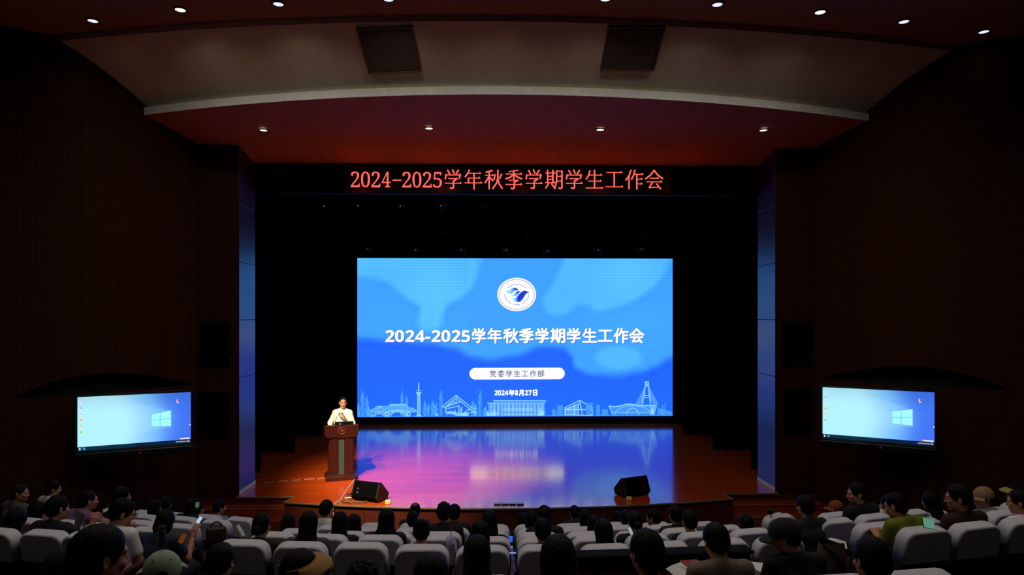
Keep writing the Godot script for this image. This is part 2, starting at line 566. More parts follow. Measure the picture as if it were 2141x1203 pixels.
func ceiling_parts() -> void:
	var b := Mb.new()
	# main dark red ceiling with a curved edge
	var y := EYE + 4.73
	var n := 40
	b.grid(n, 1, func(u, v):
		var x := lerpf(XC - 9.55, XC + 9.55, u)
		return Vector3(x, y, lerpf(5.0, -arc_d(x, 10.73, 30.0), v)), true)
	b.grid(n, 1, func(u, v):
		var x := lerpf(XC - 9.55, XC + 9.55, u)
		return Vector3(x, y + 0.12, lerpf(5.0, -arc_d(x, 10.73, 30.0), v)))
	struct("ceiling_panel", b.mesh(), M.ceiling_red)
	b = Mb.new()
	b.grid(n, 1, func(u, v):
		var x := lerpf(XC - 9.5, XC + 9.5, u)
		return Vector3(x, lerpf(y + 0.12, EYE + 4.645, v), -arc_d(x, 10.73, 30.0)))
	b.grid(n, 1, func(u, v):
		var x := lerpf(XC - 9.5, XC + 9.5, u)
		return Vector3(x, lerpf(y + 0.12, EYE + 4.645, v), -arc_d(x, 10.78, 30.0)), true)
	struct("trim_1", b.mesh(), M.fascia)
	# white slope between the main ceiling and the lower canopy
	b = Mb.new()
	b.grid(n, 8, func(u, v):
		return slope_at(lerpf(-1, 1, u), v), true)
	b.grid(n, 8, func(u, v):
		return slope_at(lerpf(-1, 1, u), v) + Vector3(0, 0.09, -0.06))
	struct("ceiling_slope", b.mesh(), M.ceiling_white)
	# pale curved band on the canopy's front edge
	b = Mb.new()
	var hw := 6.86
	var prof := [Vector2(0, 0), Vector2(0, 0.14), Vector2(-0.16, 0.15), Vector2(-0.16, 0.0), Vector2(0, 0)]
	for i in prof.size() - 1:
		var a: Vector2 = prof[i]
		var e: Vector2 = prof[i + 1]
		b.grid(n, 1, func(u, v):
			var x := lerpf(XC - hw, XC + hw, u)
			var q := a.lerp(e, v)
			return Vector3(x, EYE + band_h(x) + q.y, -arc_d(x, 11.7, 22.0) + q.x), false)
	for s in [-1.0, 1.0]:
		var x: float = XC + s * hw
		var o := Vector3(x, EYE + band_h(x), -arc_d(x, 11.7, 22.0))
		var p := [o, o + Vector3(0, 0, -0.16), o + Vector3(0, 0.15, -0.16), o + Vector3(0, 0.14, 0)]
		if s > 0: b.quad(p[0], p[1], p[2], p[3])
		else: b.quad(p[3], p[2], p[1], p[0])
	struct("trim_2", b.mesh(), M.band)
	# lower canopy: the red soffit in front of the stage opening
	b = Mb.new()
	b.grid(n, 10, func(u, v): return soffit_at(lerpf(-1, 1, u), v), true)
	b.grid(n, 10, func(u, v): return soffit_at(lerpf(-1, 1, u), v) + Vector3(0, 0.1, 0))
	struct("ceiling_canopy", b.mesh(), M.soffit_red)
	# two square grilles let into the white slope
	for g in [[[748, 58], [865, 54], [880, 148], [766, 153]], [[1268, 52], [1388, 54], [1371, 146], [1256, 146]]]:
		var left: bool = g[0][0] < 1000
		var p := []
		for q in g: p.append(on_slope(q[0], q[1]))
		var o: Vector3 = (p[0] + p[1] + p[2] + p[3]) / 4.0
		var ux: Vector3 = (p[1] + p[2] - p[0] - p[3]).normalized()
		var nn: Vector3 = ux.cross((p[0] + p[1] - p[2] - p[3])).normalized()
		var uy := nn.cross(ux).normalized()
		var w: float = (p[1] - p[0]).length()
		var hh: float = ((p[0] + p[1]) / 2 - (p[2] + p[3]) / 2).length()
		var t := thing("ceiling_grille", "square dark ceiling grille in the pale slope, %s of the two" % ("left one" if left else "right one"), "grille", o + nn * 0.02, 0.0, "square ceiling grilles")
		t.basis = Basis(ux, uy, nn)
		var fb := Mb.new()
		for s in [-1.0, 1.0]:
			fb.box(Vector3(s * (w / 2 - 0.015), 0, 0), Vector3(0.03, hh, 0.05), 0.006)
			fb.box(Vector3(0, s * (hh / 2 - 0.015), 0), Vector3(w - 0.06, 0.03, 0.05), 0.006)
		obj("frame", fb.mesh(), M.vent_edge, t)
		fb = Mb.new()
		fb.box(Vector3(0, 0, -0.012), Vector3(w - 0.06, hh - 0.06, 0.01))
		var i := 0
		while i * 0.022 < hh - 0.09:
			fb.box(Vector3(0, -hh / 2 + 0.045 + i * 0.022, 0.0), Vector3(w - 0.07, 0.006, 0.016))
			i += 1
		tag(obj("louvres", fb.mesh(), M.vent, t), "", "", "", "stuff")
	# downlights
	var spots := [[194, 42, 0, 0.1], [377, 19, 1, 0.8], [582, 7, 0, 1.0], [812, -3, 0, 1.0], [1040, -9, 0, 1.0], [1266, -4, 1, 1.0], [1500, 8, 0, 1.0], [1715, 24, 1, 0.8], [1890, 44, 0, 0.12], [2057, 65, 0, 0.02]]
	var words := ["far left", "second from the left", "third from the left", "left of centre", "at the centre", "right of centre", "fourth from the right", "bright one near the right grille corner", "second from the right", "far right"]
	for i in spots.size():
		var q = spots[i]
		downlight(on_level(q[0], q[1], y - 0.002), Vector3.UP, 0.085, q[2] == 1, q[3], "round recessed downlight in the main red ceiling, %s" % words[i])
	# two more rows over the seats, nearer than the picture reaches
	for k in 2:
		for i in 5:
			downlight(Vector3(XC - 6.0 + 3.0 * i, y - 0.002, -6.6 + 2.8 * k), Vector3.UP, 0.085, true, [1.6, 0.5][k], "round recessed downlight over the seats, %s row, %s" % [["second", "third"][k], ["leftmost", "second", "middle one", "fourth", "rightmost"][i]])
	var lw := ["leftmost of four", "second of four from the left", "third of four from the left", "rightmost of four"]
	var px := [[551, 271], [897, 267], [1255, 270], [1596, 271]]
	for i in 4:
		var p := on_soffit(px[i][0], px[i][1])
		downlight(p + Vector3(0, -0.002, 0), Vector3.UP, 0.08, true, 0.12, "round downlight in the red canopy over the stage edge, %s" % lw[i])

func downlight(at: Vector3, up: Vector3, r: float, bright: bool, beam: float, label: String) -> void:
	var t := thing("downlight", label, "downlight", at, 0.0, "recessed downlights")
	var b := Mb.new()
	b.lathe([Vector2(r * 0.88, -0.001), Vector2(r * 0.9, -0.02), Vector2(r * 1.1, -0.024), Vector2(r * 1.25, -0.012), Vector2(r * 1.27, 0.0)], 24)
	obj("trim_ring", b.mesh(), M.lamp_ring, t)
	b = Mb.new()
	b.lathe([Vector2(0.001, -0.016), Vector2(r * 0.5, -0.015), Vector2(r * 0.88, -0.012), Vector2(r * 0.88, -0.002), Vector2(0.001, -0.002)], 20)
	obj("lamp_glass", b.mesh(), M.lamp if bright else M.lamp_dim, t)
	var l := SpotLight3D.new()
	l.name = "downlight_beam"
	l.light_color = Color(1.0, 0.96, 0.92)
	l.light_energy = DOWN * beam
	l.spot_angle = 82.0
	l.spot_angle_attenuation = 0.7
	l.spot_attenuation = 2.0
	l.spot_range = 30.0
	l.light_size = 0.07
	l.shadow_enabled = true
	t.add_child(l)
	l.position = Vector3(0, -0.03, 0)
	l.rotation.x = -PI / 2

const DOWN := 1.75

func band_h(x: float) -> float:
	return 3.81 - 0.0022 * (x - XC) * (x - XC)

func soffit_at(s: float, v: float) -> Vector3:      # s: -1..1 across, v: 0 front edge .. 1 at the sign
	var xf := XC + s * 6.9
	var a := Vector3(xf, EYE + band_h(xf), -arc_d(xf, 11.7, 22.0) - 0.01)
	var xb := XC + s * 6.75
	var e := Vector3(xb, EYE + 3.26, -14.95)
	return a.lerp(e, v)

func on_soffit(px: float, py: float) -> Vector3:
	var d := 13.0
	for i in 30:
		var p := at_depth(px, py, d)
		var s := (p.x - XC) / 6.85
		var f := soffit_at(s, 0.0)
		var v := clampf((d + f.z) / (14.95 + f.z), 0.0, 1.0)
		var y := soffit_at(s, v).y
		d *= (y - EYE) / maxf(p.y - EYE, 0.1)
	return at_depth(px, py, d)

func slope_at(s: float, v: float) -> Vector3:       # v: 0 at the band .. 1 at the main ceiling's edge
	var xa := XC + s * 6.95
	var a := Vector3(xa, EYE + band_h(xa) + 0.14, -arc_d(xa, 11.82, 22.0))
	var xe := XC + s * 8.0
	var e := Vector3(xe, EYE + 4.65, -arc_d(xe, 10.75, 30.0))
	return a.lerp(e, v)

func on_slope(px: float, py: float) -> Vector3:
	var d := 11.2
	for i in 40:
		var p := at_depth(px, py, d)
		var best := 0.5
		var s := 0.0
		for it in 6:
			s = (p.x - XC) / lerpf(6.95, 8.0, best)
			var a := slope_at(s, 0.0)
			var e := slope_at(s, 1.0)
			best = (p.y - a.y) / (e.y - a.y)
		var q := slope_at(s, best)
		d += (-q.z - d) * 0.5
	return at_depth(px, py, d)

# ------------------------------------------------------------------ side walls
func wall_curve(s: int) -> Array:
	var ctl := [Vector2(6.3, 13.9), Vector2(6.3, 13.9), Vector2(6.78, 12.75), Vector2(7.45, 11.9), Vector2(8.45, 11.3), Vector2(9.6, 10.95), Vector2(9.7, 10.9)]
	var out := []
	for i in range(1, ctl.size() - 2):
		for k in 16:
			out.append(ctl[i].cubic_interpolate(ctl[i + 1], ctl[i - 1], ctl[i + 2], k / 16.0))
	out.append(ctl[5])
	# even spacing of 4 cm
	var even := [out[0]]
	var left := 0.04
	for i in range(1, out.size()):
		var a: Vector2 = out[i - 1]
		var e: Vector2 = out[i]
		var len := a.distance_to(e)
		var at := 0.0
		while len - at >= left:
			at += left
			even.append(a.lerp(e, at / len))
			left = 0.04
		left -= len - at
	return even

func side_walls() -> void:
	for s in [-1, 1]:
		var pts := wall_curve(s)
		# the arched recess above the display, between two columns of the picture
		var x0 := 405.0 if s < 0 else 1717.0
		var x1 := 22.0 if s < 0 else 2112.0
		var ci := []
		for p in pts:
			var w := Vector3(XC + s * p.x, 0, -p.y)
			var cc := look.transposed() * (w - Vector3(0, 0, 0))
			ci.append(CX + F * cc.x / -cc.z)
		var chord := 2.24 if s < 0 else 2.34
		var b := Mb.new()
		var nb := Mb.new()
		var n := pts.size()
		var lens := func(px: float) -> float:
			var t := (px - x0) / (x1 - x0)
			return 0.0 if t <= 0.0 or t >= 1.0 else 4.0 * t * (1.0 - t) * 0.36 * (1.0 if t < 0.5 else 1.0)
		for i in n - 1:
			var a: Vector2 = pts[i]
			var e: Vector2 = pts[i + 1]
			var dir := (e - a).normalized()
			var nr := Vector2(-dir.y, dir.x)      # towards the hall
			if nr.y > 0: nr = -nr
			var strip := func(p: Vector2, q: Vector2, y0: float, y1: float, y2: float, y3: float):
				var c0 := Vector3(XC + s * p.x, y0, -p.y)
				var c1 := Vector3(XC + s * q.x, y1, -q.y)
				var c2 := Vector3(XC + s * q.x, y2, -q.y)
				var c3 := Vector3(XC + s * p.x, y3, -p.y)
				if s < 0: b.quad(c1, c0, c3, c2)
				else: b.quad(c0, c1, c2, c3)
			var m1 := a.lerp(e, 0.62)
			var outp := [a + nr * 0.012, m1 + nr * 0.012, m1, e, e + nr * 0.012]
			var l0: float = lens.call(ci[i])
			var l1: float = lens.call(ci[i + 1])
			for k in 4:
				var pa: float = [0.0, 0.62, 0.62, 1.0, 1.0][k]
				var pb: float = [0.0, 0.62, 0.62, 1.0, 1.0][k + 1]
				if l0 > 0.0 or l1 > 0.0:
					strip.call(outp[k], outp[k + 1], -0.6, -0.6, chord, chord)
					strip.call(outp[k], outp[k + 1], chord + lerpf(l0, l1, pa), chord + lerpf(l0, l1, pb), 8.6, 8.6)
				else:
					strip.call(outp[k], outp[k + 1], -0.6, -0.6, 8.6, 8.6)
			if l0 > 0.0 or l1 > 0.0:              # the recess: soffit, sill and back
				var bk := nr * -0.3
				var f := [Vector3(XC + s * a.x, 0, -a.y), Vector3(XC + s * e.x, 0, -e.y)]
				var r := [Vector3(XC + s * (a.x + bk.x), 0, -(a.y + bk.y)), Vector3(XC + s * (e.x + bk.x), 0, -(e.y + bk.y))]
				var t0 := Vector3(0, chord + l0, 0)
				var t1 := Vector3(0, chord + l1, 0)
				var cb := Vector3(0, chord, 0)
				if s < 0:
					nb.quad(r[1] + cb, r[0] + cb, r[0] + t0, r[1] + t1)
					nb.quad(f[1] + cb, f[0] + cb, r[0] + cb, r[1] + cb)
					nb.quad(r[1] + t1, r[0] + t0, f[0] + t0, f[1] + t1)
				else:
					nb.quad(r[0] + cb, r[1] + cb, r[1] + t1, r[0] + t0)
					nb.quad(f[0] + cb, f[1] + cb, r[1] + cb, r[0] + cb)
					nb.quad(r[0] + t0, r[1] + t1, f[1] + t1, f[0] + t0)
		var w := struct("wall_" + SIDE[s], b.mesh(), M.wall)
		var nm := nb.mesh()
		obj("recess", nm, M.black, w)
		# the pillar beside the stage opening: core, front panels, reveal panels, skirting
		var core := Mb.new()
		core.box(Vector3(XC + s * 5.89, 3.4, -14.4), Vector3(0.82, 8.0, 0.9))
		core.box(Vector3(XC + s * 7.75, 4.0, -14.9), Vector3(3.6, 9.4, 0.2))
		var pl := struct("wall_pillar_" + SIDE[s], core.mesh(), M.black)
		var y0 := 0.02
		for k in 6:
			var pb := Mb.new()
			pb.box(Vector3(XC + s * 5.478, y0 + 1.17 * (k + 0.5), -14.375), Vector3(0.026, 1.162, 0.93), 0.004)
			obj("panel", pb.mesh(), M.reveal, pl)
			pb = Mb.new()
			pb.box(Vector3(XC + s * 5.885, y0 + 1.17 * (k + 0.5), -13.93), Vector3(0.83, 1.164, 0.04), 0.004)
			obj("panel", pb.mesh(), M.pillar, pl)
		var fb := Mb.new()
		fb.box(Vector3(XC + s * 5.885, -0.26, -13.93), Vector3(0.83, 0.54, 0.04), 0.004)
		obj("panel", fb.mesh(), M.pillar, pl)
		fb = Mb.new()
		fb.box(Vector3(XC + s * 5.46, 0.035, -14.375), Vector3(0.012, 0.07, 0.93), 0.003)
		struct("baseboard_" + SIDE[s], fb.mesh(), M.band)
		# two loudspeakers let into the pillar
		var rows = [[[417, 483, 670, 766], [415, 483, 818, 914]], [[1634, 1700, 670, 764], [1636, 1698, 813, 905]]][0 if s < 0 else 1]
		for k in 2:
			var q = rows[k]
			var p0 := at_depth(q[0], q[3], 13.86)
			var p1 := at_depth(q[1], q[2], 13.86)
			var t := thing("loudspeaker", "%s black loudspeaker set in the pillar %s of the stage" % ["upper" if k == 0 else "lower", SIDE[s]], "loudspeaker", Vector3((p0.x + p1.x) / 2, p0.y, -13.90), 0.0, "loudspeakers in the stage pillars")
			var ww := p1.x - p0.x
			var hh := p1.y - p0.y
			var sb := Mb.new()
			sb.box(Vector3(0, hh / 2, 0.02), Vector3(ww, hh, 0.05), 0.01)
			obj("cabinet", sb.mesh(), M.plastic, t)
			sb = Mb.new()
			sb.box(Vector3(0, hh / 2, 0.05), Vector3(ww - 0.05, hh - 0.05, 0.02), 0.008)
			obj("grille", sb.mesh(), M.grille, t)
			sb = Mb.new()
			sb.box(Vector3(ww / 2 - 0.012, hh * (0.16 if k == 0 else 0.02), 0.052), Vector3(0.014, 0.09, 0.006), 0.002)
			obj("badge", sb.mesh(), M.brass, t)

# ------------------------------------------------------------------ the stage
func floor_material() -> StandardMaterial3D:
	var n := 1000
	var im := Image.create(n, n, false, Image.FORMAT_RGB8)
	var he := Image.create(n, n, false, Image.FORMAT_RGB8)
	var r := RandomNumberGenerator.new()
	r.seed = 21
	var fn := FastNoiseLite.new()
	fn.seed = 5
	fn.frequency = 0.01
	for row in 40:
		var cuts := [r.randi_range(0, 450)]
		cuts.append(cuts[0] + 480 + r.randi_range(-40, 40))
		var tones := [r.randf(), r.randf()]
		var tilts := [r.randf_range(-1, 1), r.randf_range(-1, 1)]
		for x in n:
			var which := 0 if x >= cuts[0] and x < cuts[1] else 1
			var seam: bool = absi(x - cuts[0]) < 1 or absi(x - cuts[1]) < 1
			var g: float = 0.84 + 0.09 * tones[which]
			for yy in 25:
				var y := row * 25 + yy
				var k := g * (1.0 + 0.07 * fn.get_noise_2d(x * 0.6, y * 14.0))
				if yy == 0 or seam: k *= 0.8
				im.set_pixel(x, y, Color(0.76 * k, 0.28 * k, 0.075 * k))
				var w := (yy - 12.0) / 12.0
				var hh: float = 0.55 - 0.25 * w * w + 0.30 * tilts[which] * w + 0.05 * fn.get_noise_2d(x * 1.5, y * 3.0)
				if yy == 0 or seam: hh -= 0.2
				he.set_pixel(x, y, Color(hh, hh, hh))
	var m := mat(Color.WHITE, 0.12, 0.0, 0.9)
	m.albedo_texture = ImageTexture.create_from_image(im)
	m.heightmap_enabled = true
	m.heightmap_texture = ImageTexture.create_from_image(he)
	m.heightmap_scale = 0.032
	m.uv1_triplanar = true
	m.uv1_world_triplanar = true
	m.uv1_scale = Vector3(0.25, 0.25, 0.25)
	return m

func apron(x: float) -> float:
	return 12.8 + x * x / (2.0 * 17.3)

func pleats(w: float, h: float, pitch: float, amp: float, sd: int) -> ArrayMesh:
	var b := Mb.new()
	var r := RandomNumberGenerator.new()
	r.seed = sd
	var ph := r.randf() * TAU
	var n := int(w / pitch * 6.0)
	for side in 2:
		b.grid(n, 6, func(u, v):
			var a: float = u * w / pitch * TAU + ph
			return Vector3((u - 0.5) * w, (1.0 - v) * h, amp * (sin(a) + 0.3 * sin(a * 0.37 + v)) * (0.7 + 0.3 * v) - side * 0.012), side == 0)
	return b.mesh()

func stage() -> void:
	M.stage_floor = floor_material()
	var half := 4.4
	var edge := 13.75
	var poly := PackedVector2Array()
	for i in 41:
		var x := lerpf(-half, half, i / 40.0)
		poly.append(Vector2(x + XC, apron(x)))
	poly.append(Vector2(XC + half - 0.1, edge))
	poly.append(Vector2(XC + 5.47, edge))
	poly.append(Vector2(XC + 5.47, 14.85))
	poly.append(Vector2(XC + 9.5, 14.85))
	poly.append(Vector2(XC + 9.5, 26))
	poly.append(Vector2(XC - 9.5, 26))
	poly.append(Vector2(XC - 9.5, 14.85))
	poly.append(Vector2(XC - 5.47, 14.85))
	poly.append(Vector2(XC - 5.47, edge))
	poly.append(Vector2(XC - half + 0.1, edge))
	var b := Mb.new()
	b.prism(poly, 0.0, 0.05, Transform3D(Basis(Vector3.RIGHT, Vector3(0, 0, -1), Vector3.UP), Vector3(0, -0.05, 0)))
	struct("floor_stage", b.mesh(), M.stage_floor)
	# curved front: wooden panels and a metal nosing
	var fr := Node3D.new()
	fr.name = "wall_stage_front"
	add_child(fr)
	tag(fr, "", "", "", "structure")
	var lo := -0.5
	var n := 11
	for k in n:
		b = Mb.new()
		var x0 := lerpf(-half, half, float(k) / n) + 0.0015
		var x1 := lerpf(-half, half, (k + 1.0) / n) - 0.0015
		b.grid(4, 1, func(u, v):
			var x := lerpf(x0, x1, u)
			return Vector3(x + XC, lerpf(lo, -0.05, v), -apron(x) - 0.02))
		b.grid(4, 1, func(u, v):
			var x := lerpf(x0, x1, u)
			return Vector3(x + XC, lerpf(lo, -0.05, v), -apron(x) - 0.05), true)
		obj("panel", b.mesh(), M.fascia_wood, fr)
	for s in [-1.0, 1.0]:
		b = Mb.new()
		b.box(Vector3(XC + s * (half - 0.04), (lo - 0.05) / 2, -(apron(half) + edge) / 2 - 0.05), Vector3(0.03, 0.45, edge - apron(half)), 0.003)
		obj("panel", b.mesh(), M.fascia_wood, fr)
	var nose := Mb.new()
	var path := []
	path.append(Vector3(XC - 5.46, -0.012, -edge + 0.005))
	path.append(Vector3(XC - half + 0.1, -0.012, -edge + 0.005))
	for i in 41:
		var x := lerpf(-half, half, i / 40.0)
		path.append(Vector3(x + XC, -0.012, -apron(x) + 0.005))
	path.append(Vector3(XC + half - 0.1, -0.012, -edge + 0.005))
	path.append(Vector3(XC + 5.46, -0.012, -edge + 0.005))
	for i in path.size() - 1:
		var a: Vector3 = path[i]
		var e: Vector3 = path[i + 1]
		var d := (e - a).normalized()
		nose.box((a + e) / 2, Vector3((e - a).length() + 0.004, 0.03, 0.035), 0.004, Basis(d, Vector3.UP, d.cross(Vector3.UP)))
	obj("nosing", nose.mesh(), M.brass, fr)
	# steps at both ends
	for s in [-1, 1]:
		for k in 2:
			b = Mb.new()
			var y := -0.155 * (k + 1)
			var d1 := edge - 0.31 * k
			var xm: float = XC + s * (half + 6.3) / 2.0
			b.box(Vector3(xm, (y + -0.5) / 2, -d1 + 0.155), Vector3(6.3 - half - 0.02, y + 0.5, 0.31), 0.004)
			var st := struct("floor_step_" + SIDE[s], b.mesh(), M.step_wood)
			b = Mb.new()
			b.box(Vector3(xm, y - 0.006, -d1 + 0.312), Vector3(6.3 - half - 0.02, 0.02, 0.012), 0.003)
			obj("nosing", b.mesh(), M.brass, st)
		b = Mb.new()
		b.box(Vector3(XC + s * (half + 6.3) / 2.0, -0.27, -edge - 0.03), Vector3(6.3 - half, 0.44, 0.03), 0.003)
		obj("riser", b.mesh(), M.fascia_wood, fr)
	# black drapes
	for s in [-1, 1]:
		var ds := [15.9, 18.2, 20.6]
		for k in 3:
			var c := obj("stage_curtain", pleats(3.3, 8.6, 0.24, 0.06, 30 + k + s), M.curtain)
			c.position = Vector3(XC + s * (7.35 - 0.12 * k), 0.01, -ds[k])
			tag(c, "black pleated wing curtain on the %s side of the stage, %s from the front" % [SIDE[s], ["first", "second", "third"][k]], "curtain", "black wing curtains")
	var hs := [[16.2, 6.25, "first"], [19.2, 5.95, "second"], [21.9, 5.75, "third"]]
	for q in hs:
		var c := obj("border_curtain", pleats(13.0, 9.62 - q[1], 0.3, 0.05, 60 + int(q[0])), M.curtain)
		c.position = Vector3(XC, q[1], -q[0])
		tag(c, "black overhead border curtain above the stage, %s from the front" % q[2], "curtain", "black border curtains")
	var back := obj("backdrop_curtain", pleats(18.5, 8.9, 0.26, 0.06, 90), M.curtain)
	back.position = Vector3(XC, 0.01, -24.2)
	tag(back, "black pleated backdrop curtain hanging behind the big LED wall", "curtain")
	# stage lamps on two pipes
	stage_pipe(17.4, 5.98 + 0.55, [[680, 433], [750, 432], [838, 433], [922, 432], [1008, 429]], "front")
	stage_pipe(21.2, 5.62 + 0.6, [[770, 522], [870, 524], [965, 524], [1058, 524], [1143, 526], [1250, 524], [1340, 522]], "rear")
	# housings of the spots in the hall ceiling
	for i in SPOTS.size():
		var s = SPOTS[i]
		var d: Vector3 = (s.to - s.at).normalized()
		var t := thing("ceiling_spotlight", "black stage spotlight under the hall ceiling aimed at the lectern, %s one" % ["outer", "inner"][i], "spotlight", s.at - d * 0.02)
		t.basis = Basis.looking_at(d, Vector3.UP)
		var hb := Mb.new()
		hb.lathe([Vector2(0.001, 0.36), Vector2(0.09, 0.35), Vector2(0.11, 0.28), Vector2(0.11, 0.0), Vector2(0.10, 0.0), Vector2(0.10, 0.02)], 20, Transform3D(Basis(Vector3.RIGHT, PI / 2), Vector3(0, 0, 0)))
		obj("housing", hb.mesh(), M.plastic, t)
		hb = Mb.new()
		hb.lathe([Vector2(0.001, 0.012), Vector2(0.098, 0.016), Vector2(0.098, 0.03), Vector2(0.001, 0.03)], 20, Transform3D(Basis(Vector3.RIGHT, PI / 2), Vector3.ZERO))
		obj("lens", hb.mesh(), M.lamp, t)
		hb = Mb.new()
		var top := t.to_local(Vector3(s.at.x, EYE + 4.73, s.at.z))
		hb.tube([Vector3(0, 0.1, 0.2), top * 0.6 + Vector3(0, 0.04, 0.08), top], 0.012, 6)
		obj("yoke", hb.mesh(), M.plastic, t)

func stage_pipe(d: float, y: float, pix: Array, word: String) -> void:
	var b := Mb.new()
	b.tube([Vector3(XC - 6.0, y, -d), Vector3(XC + 6.0, y, -d)], 0.024, 8)
	for x in [-5.5, -1.8, 1.8, 5.5]: b.tube([Vector3(XC + x, y, -d), Vector3(XC + x, 9.595, -d)], 0.008, 5)
	var o := obj("lighting_pipe", b.mesh(), M.plastic)
	tag(o, "black %s lighting pipe hung across above the stage" % word, "pipe")
	for i in pix.size():
		var p := at_depth(pix[i][0], pix[i][1], d)
		var t := thing("stage_lamp", "small black stage lamp, %s from the left on the %s lighting pipe" % [["first", "second", "third", "fourth", "fifth", "sixth", "seventh"][i], word], "lamp", Vector3(p.x, y, p.z), 0.0, "stage lamps on pipes")
		var drop := p.y - y
		b = Mb.new()
		b.lathe([Vector2(0.001, 0.3), Vector2(0.07, 0.28), Vector2(0.10, 0.12), Vector2(0.10, 0.0), Vector2(0.09, 0.0), Vector2(0.088, 0.03)], 14, Transform3D(Basis(Vector3.RIGHT, -0.5), Vector3(0, drop, 0)))
		obj("housing", b.mesh(), M.plastic, t)
		b = Mb.new()
		b.tube([Vector3(0, 0.035, 0), Vector3(0, drop + 0.24, -0.02)], 0.012, 6)
		obj("hanger", b.mesh(), M.plastic, t)
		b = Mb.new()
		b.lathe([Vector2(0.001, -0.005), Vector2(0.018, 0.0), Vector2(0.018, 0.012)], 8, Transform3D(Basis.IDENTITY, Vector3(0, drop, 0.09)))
		obj("painted_glint", b.mesh(), M.glint, t)  # no lamp: a dot of glow painting the screen's glint on the lens

func stage_things() -> void:
	# lectern
	var p := on_level(714.5, 1006, 0)
	var yaw := deg_to_rad(17)
	var t := thing("lectern", "dark red wooden lectern with a round crest, standing at the left of the stage", "lectern", p, yaw)
	var b := Mb.new()
	b.box(Vector3(0, 0.05, -0.25), Vector3(0.68, 0.10, 0.52), 0.012)
	b.box(Vector3(0, 0.115, -0.25), Vector3(0.62, 0.03, 0.47), 0.01)
	obj("plinth", b.mesh(), M.podium, t)
	b = Mb.new()
	b.box(Vector3(0, 0.53, -0.26), Vector3(0.54, 0.80, 0.40), 0.006)
	obj("column", b.mesh(), M.podium, t)
	for s in [-1.0, 1.0]:
		b = Mb.new()
		b.box(Vector3(s * 0.165, 0.53, -0.045), Vector3(0.19, 0.80, 0.035), 0.01)
		for k in 3: b.box(Vector3(s * (0.11 + 0.055 * k), 0.53, -0.026), Vector3(0.02, 0.78, 0.012), 0.004)
		obj("side_panel", b.mesh(), M.podium, t)
	b = Mb.new()
	b.box(Vector3(0, 0.53, -0.052), Vector3(0.125, 0.80, 0.02), 0.004)
	tag(obj("centre_panel", b.mesh(), M.podium_panel, t), "grey green centre strip")
	b = Mb.new()
	b.box(Vector3(0, 0.945, -0.24), Vector3(0.62, 0.035, 0.48), 0.012)
	b.box(Vector3(0, 0.975, -0.24), Vector3(0.66, 0.03, 0.52), 0.012)
	obj("moulding", b.mesh(), M.podium, t)
	b = Mb.new()
	b.prism(PackedVector2Array([Vector2(0.0, 0.99), Vector2(0.02, 1.0), Vector2(0.035, 1.21), Vector2(0.02, 1.222), Vector2(-0.50, 1.16), Vector2(-0.50, 0.99)]), -0.355, 0.355, Transform3D(Basis(Vector3(0, 0, 1), Vector3.UP, Vector3(-1, 0, 0)), Vector3.ZERO))
	var top := obj("desk_box", b.mesh(), M.podium, t)
	var tilt := Basis(Vector3.RIGHT, 0.071)
	b = Mb.new()
	var ring := []
	for i in 33: ring.append(Vector3(0.075 * cos(TAU * i / 32), 0.075 * sin(TAU * i / 32), 0))
	b.tube(ring, 0.0055, 6, false)
	for wing in [[[-0.042, 0.022], [-0.02, 0.034], [0.012, 0.026], [-0.006, 0.012], [-0.022, 0.008]], [[-0.02, -0.02], [0.004, -0.034], [0.028, -0.01], [0.05, 0.008], [0.026, 0.014], [0.004, 0.0]], [[-0.016, 0.0], [0.0, 0.012], [0.012, 0.014], [-0.004, -0.006]]]:
		var pv := PackedVector2Array()
		for q in wing: pv.append(Vector2(q[0], q[1]))
		b.prism(pv, -0.003, 0.005)
	var e := obj("crest", b.mesh(), M.gilt, top)
	e.transform = Transform3D(tilt, Vector3(0, 1.105, 0.031))
	# on the lectern: a laptop, two gooseneck microphones
	var q := t.transform * Vector3(0.06, 1.165, -0.22)
	var lap := thing("laptop", "open black laptop on top of the lectern in front of the speaker", "laptop", q, yaw)
	b = Mb.new()
	b.box(Vector3(0, 0.022, 0), Vector3(0.36, 0.018, 0.24), 0.005, Basis(Vector3.RIGHT, 0.1))
	obj("keyboard_base", b.mesh(), M.plastic, lap)
	b = Mb.new()
	b.box(Vector3(0, 0.075, 0.135), Vector3(0.40, 0.11, 0.012), 0.004, Basis(Vector3.RIGHT, 0.5))
	var lid := obj("lid", b.mesh(), M.plastic, lap)
	b = Mb.new()
	b.box(Vector3(-0.09, 0.068, 0.148), Vector3(0.05, 0.012, 0.004), 0.001, Basis(Vector3.RIGHT, 0.5))
	obj("label_plate", b.mesh(), M.paper, lid)
	for k in 2:
		var o := t.transform * Vector3([-0.12, 0.15][k], 1.16, -0.36)
		var mic := thing("gooseneck_microphone", "thin gooseneck microphone on the lectern, %s of the two" % ["left", "right"][k], "microphone", o, yaw, "lectern microphones")
		b = Mb.new()
		b.lathe([Vector2(0.001, 0), Vector2(0.035, 0), Vector2(0.035, 0.02), Vector2(0.012, 0.03), Vector2(0.001, 0.03)], 14)
		obj("foot", b.mesh(), M.plastic, mic)
		b = Mb.new()
		var dx: float = [0.09, -0.10][k]
		var pts := []
		for i in 9:
			var w := i / 8.0
			pts.append(Vector3(dx * w * w, 0.03 + 0.21 * w, -0.03 * sin(w * 3)))
		b.tube(pts, 0.006, 6)
		obj("neck", b.mesh(), M.plastic, mic)
		b = Mb.new()
		b.tube([pts[8], pts[8] + Vector3(dx * 0.15, 0.04, 0.0)], [0.011, 0.012], 8)
		obj("capsule", b.mesh(), M.plastic, mic)
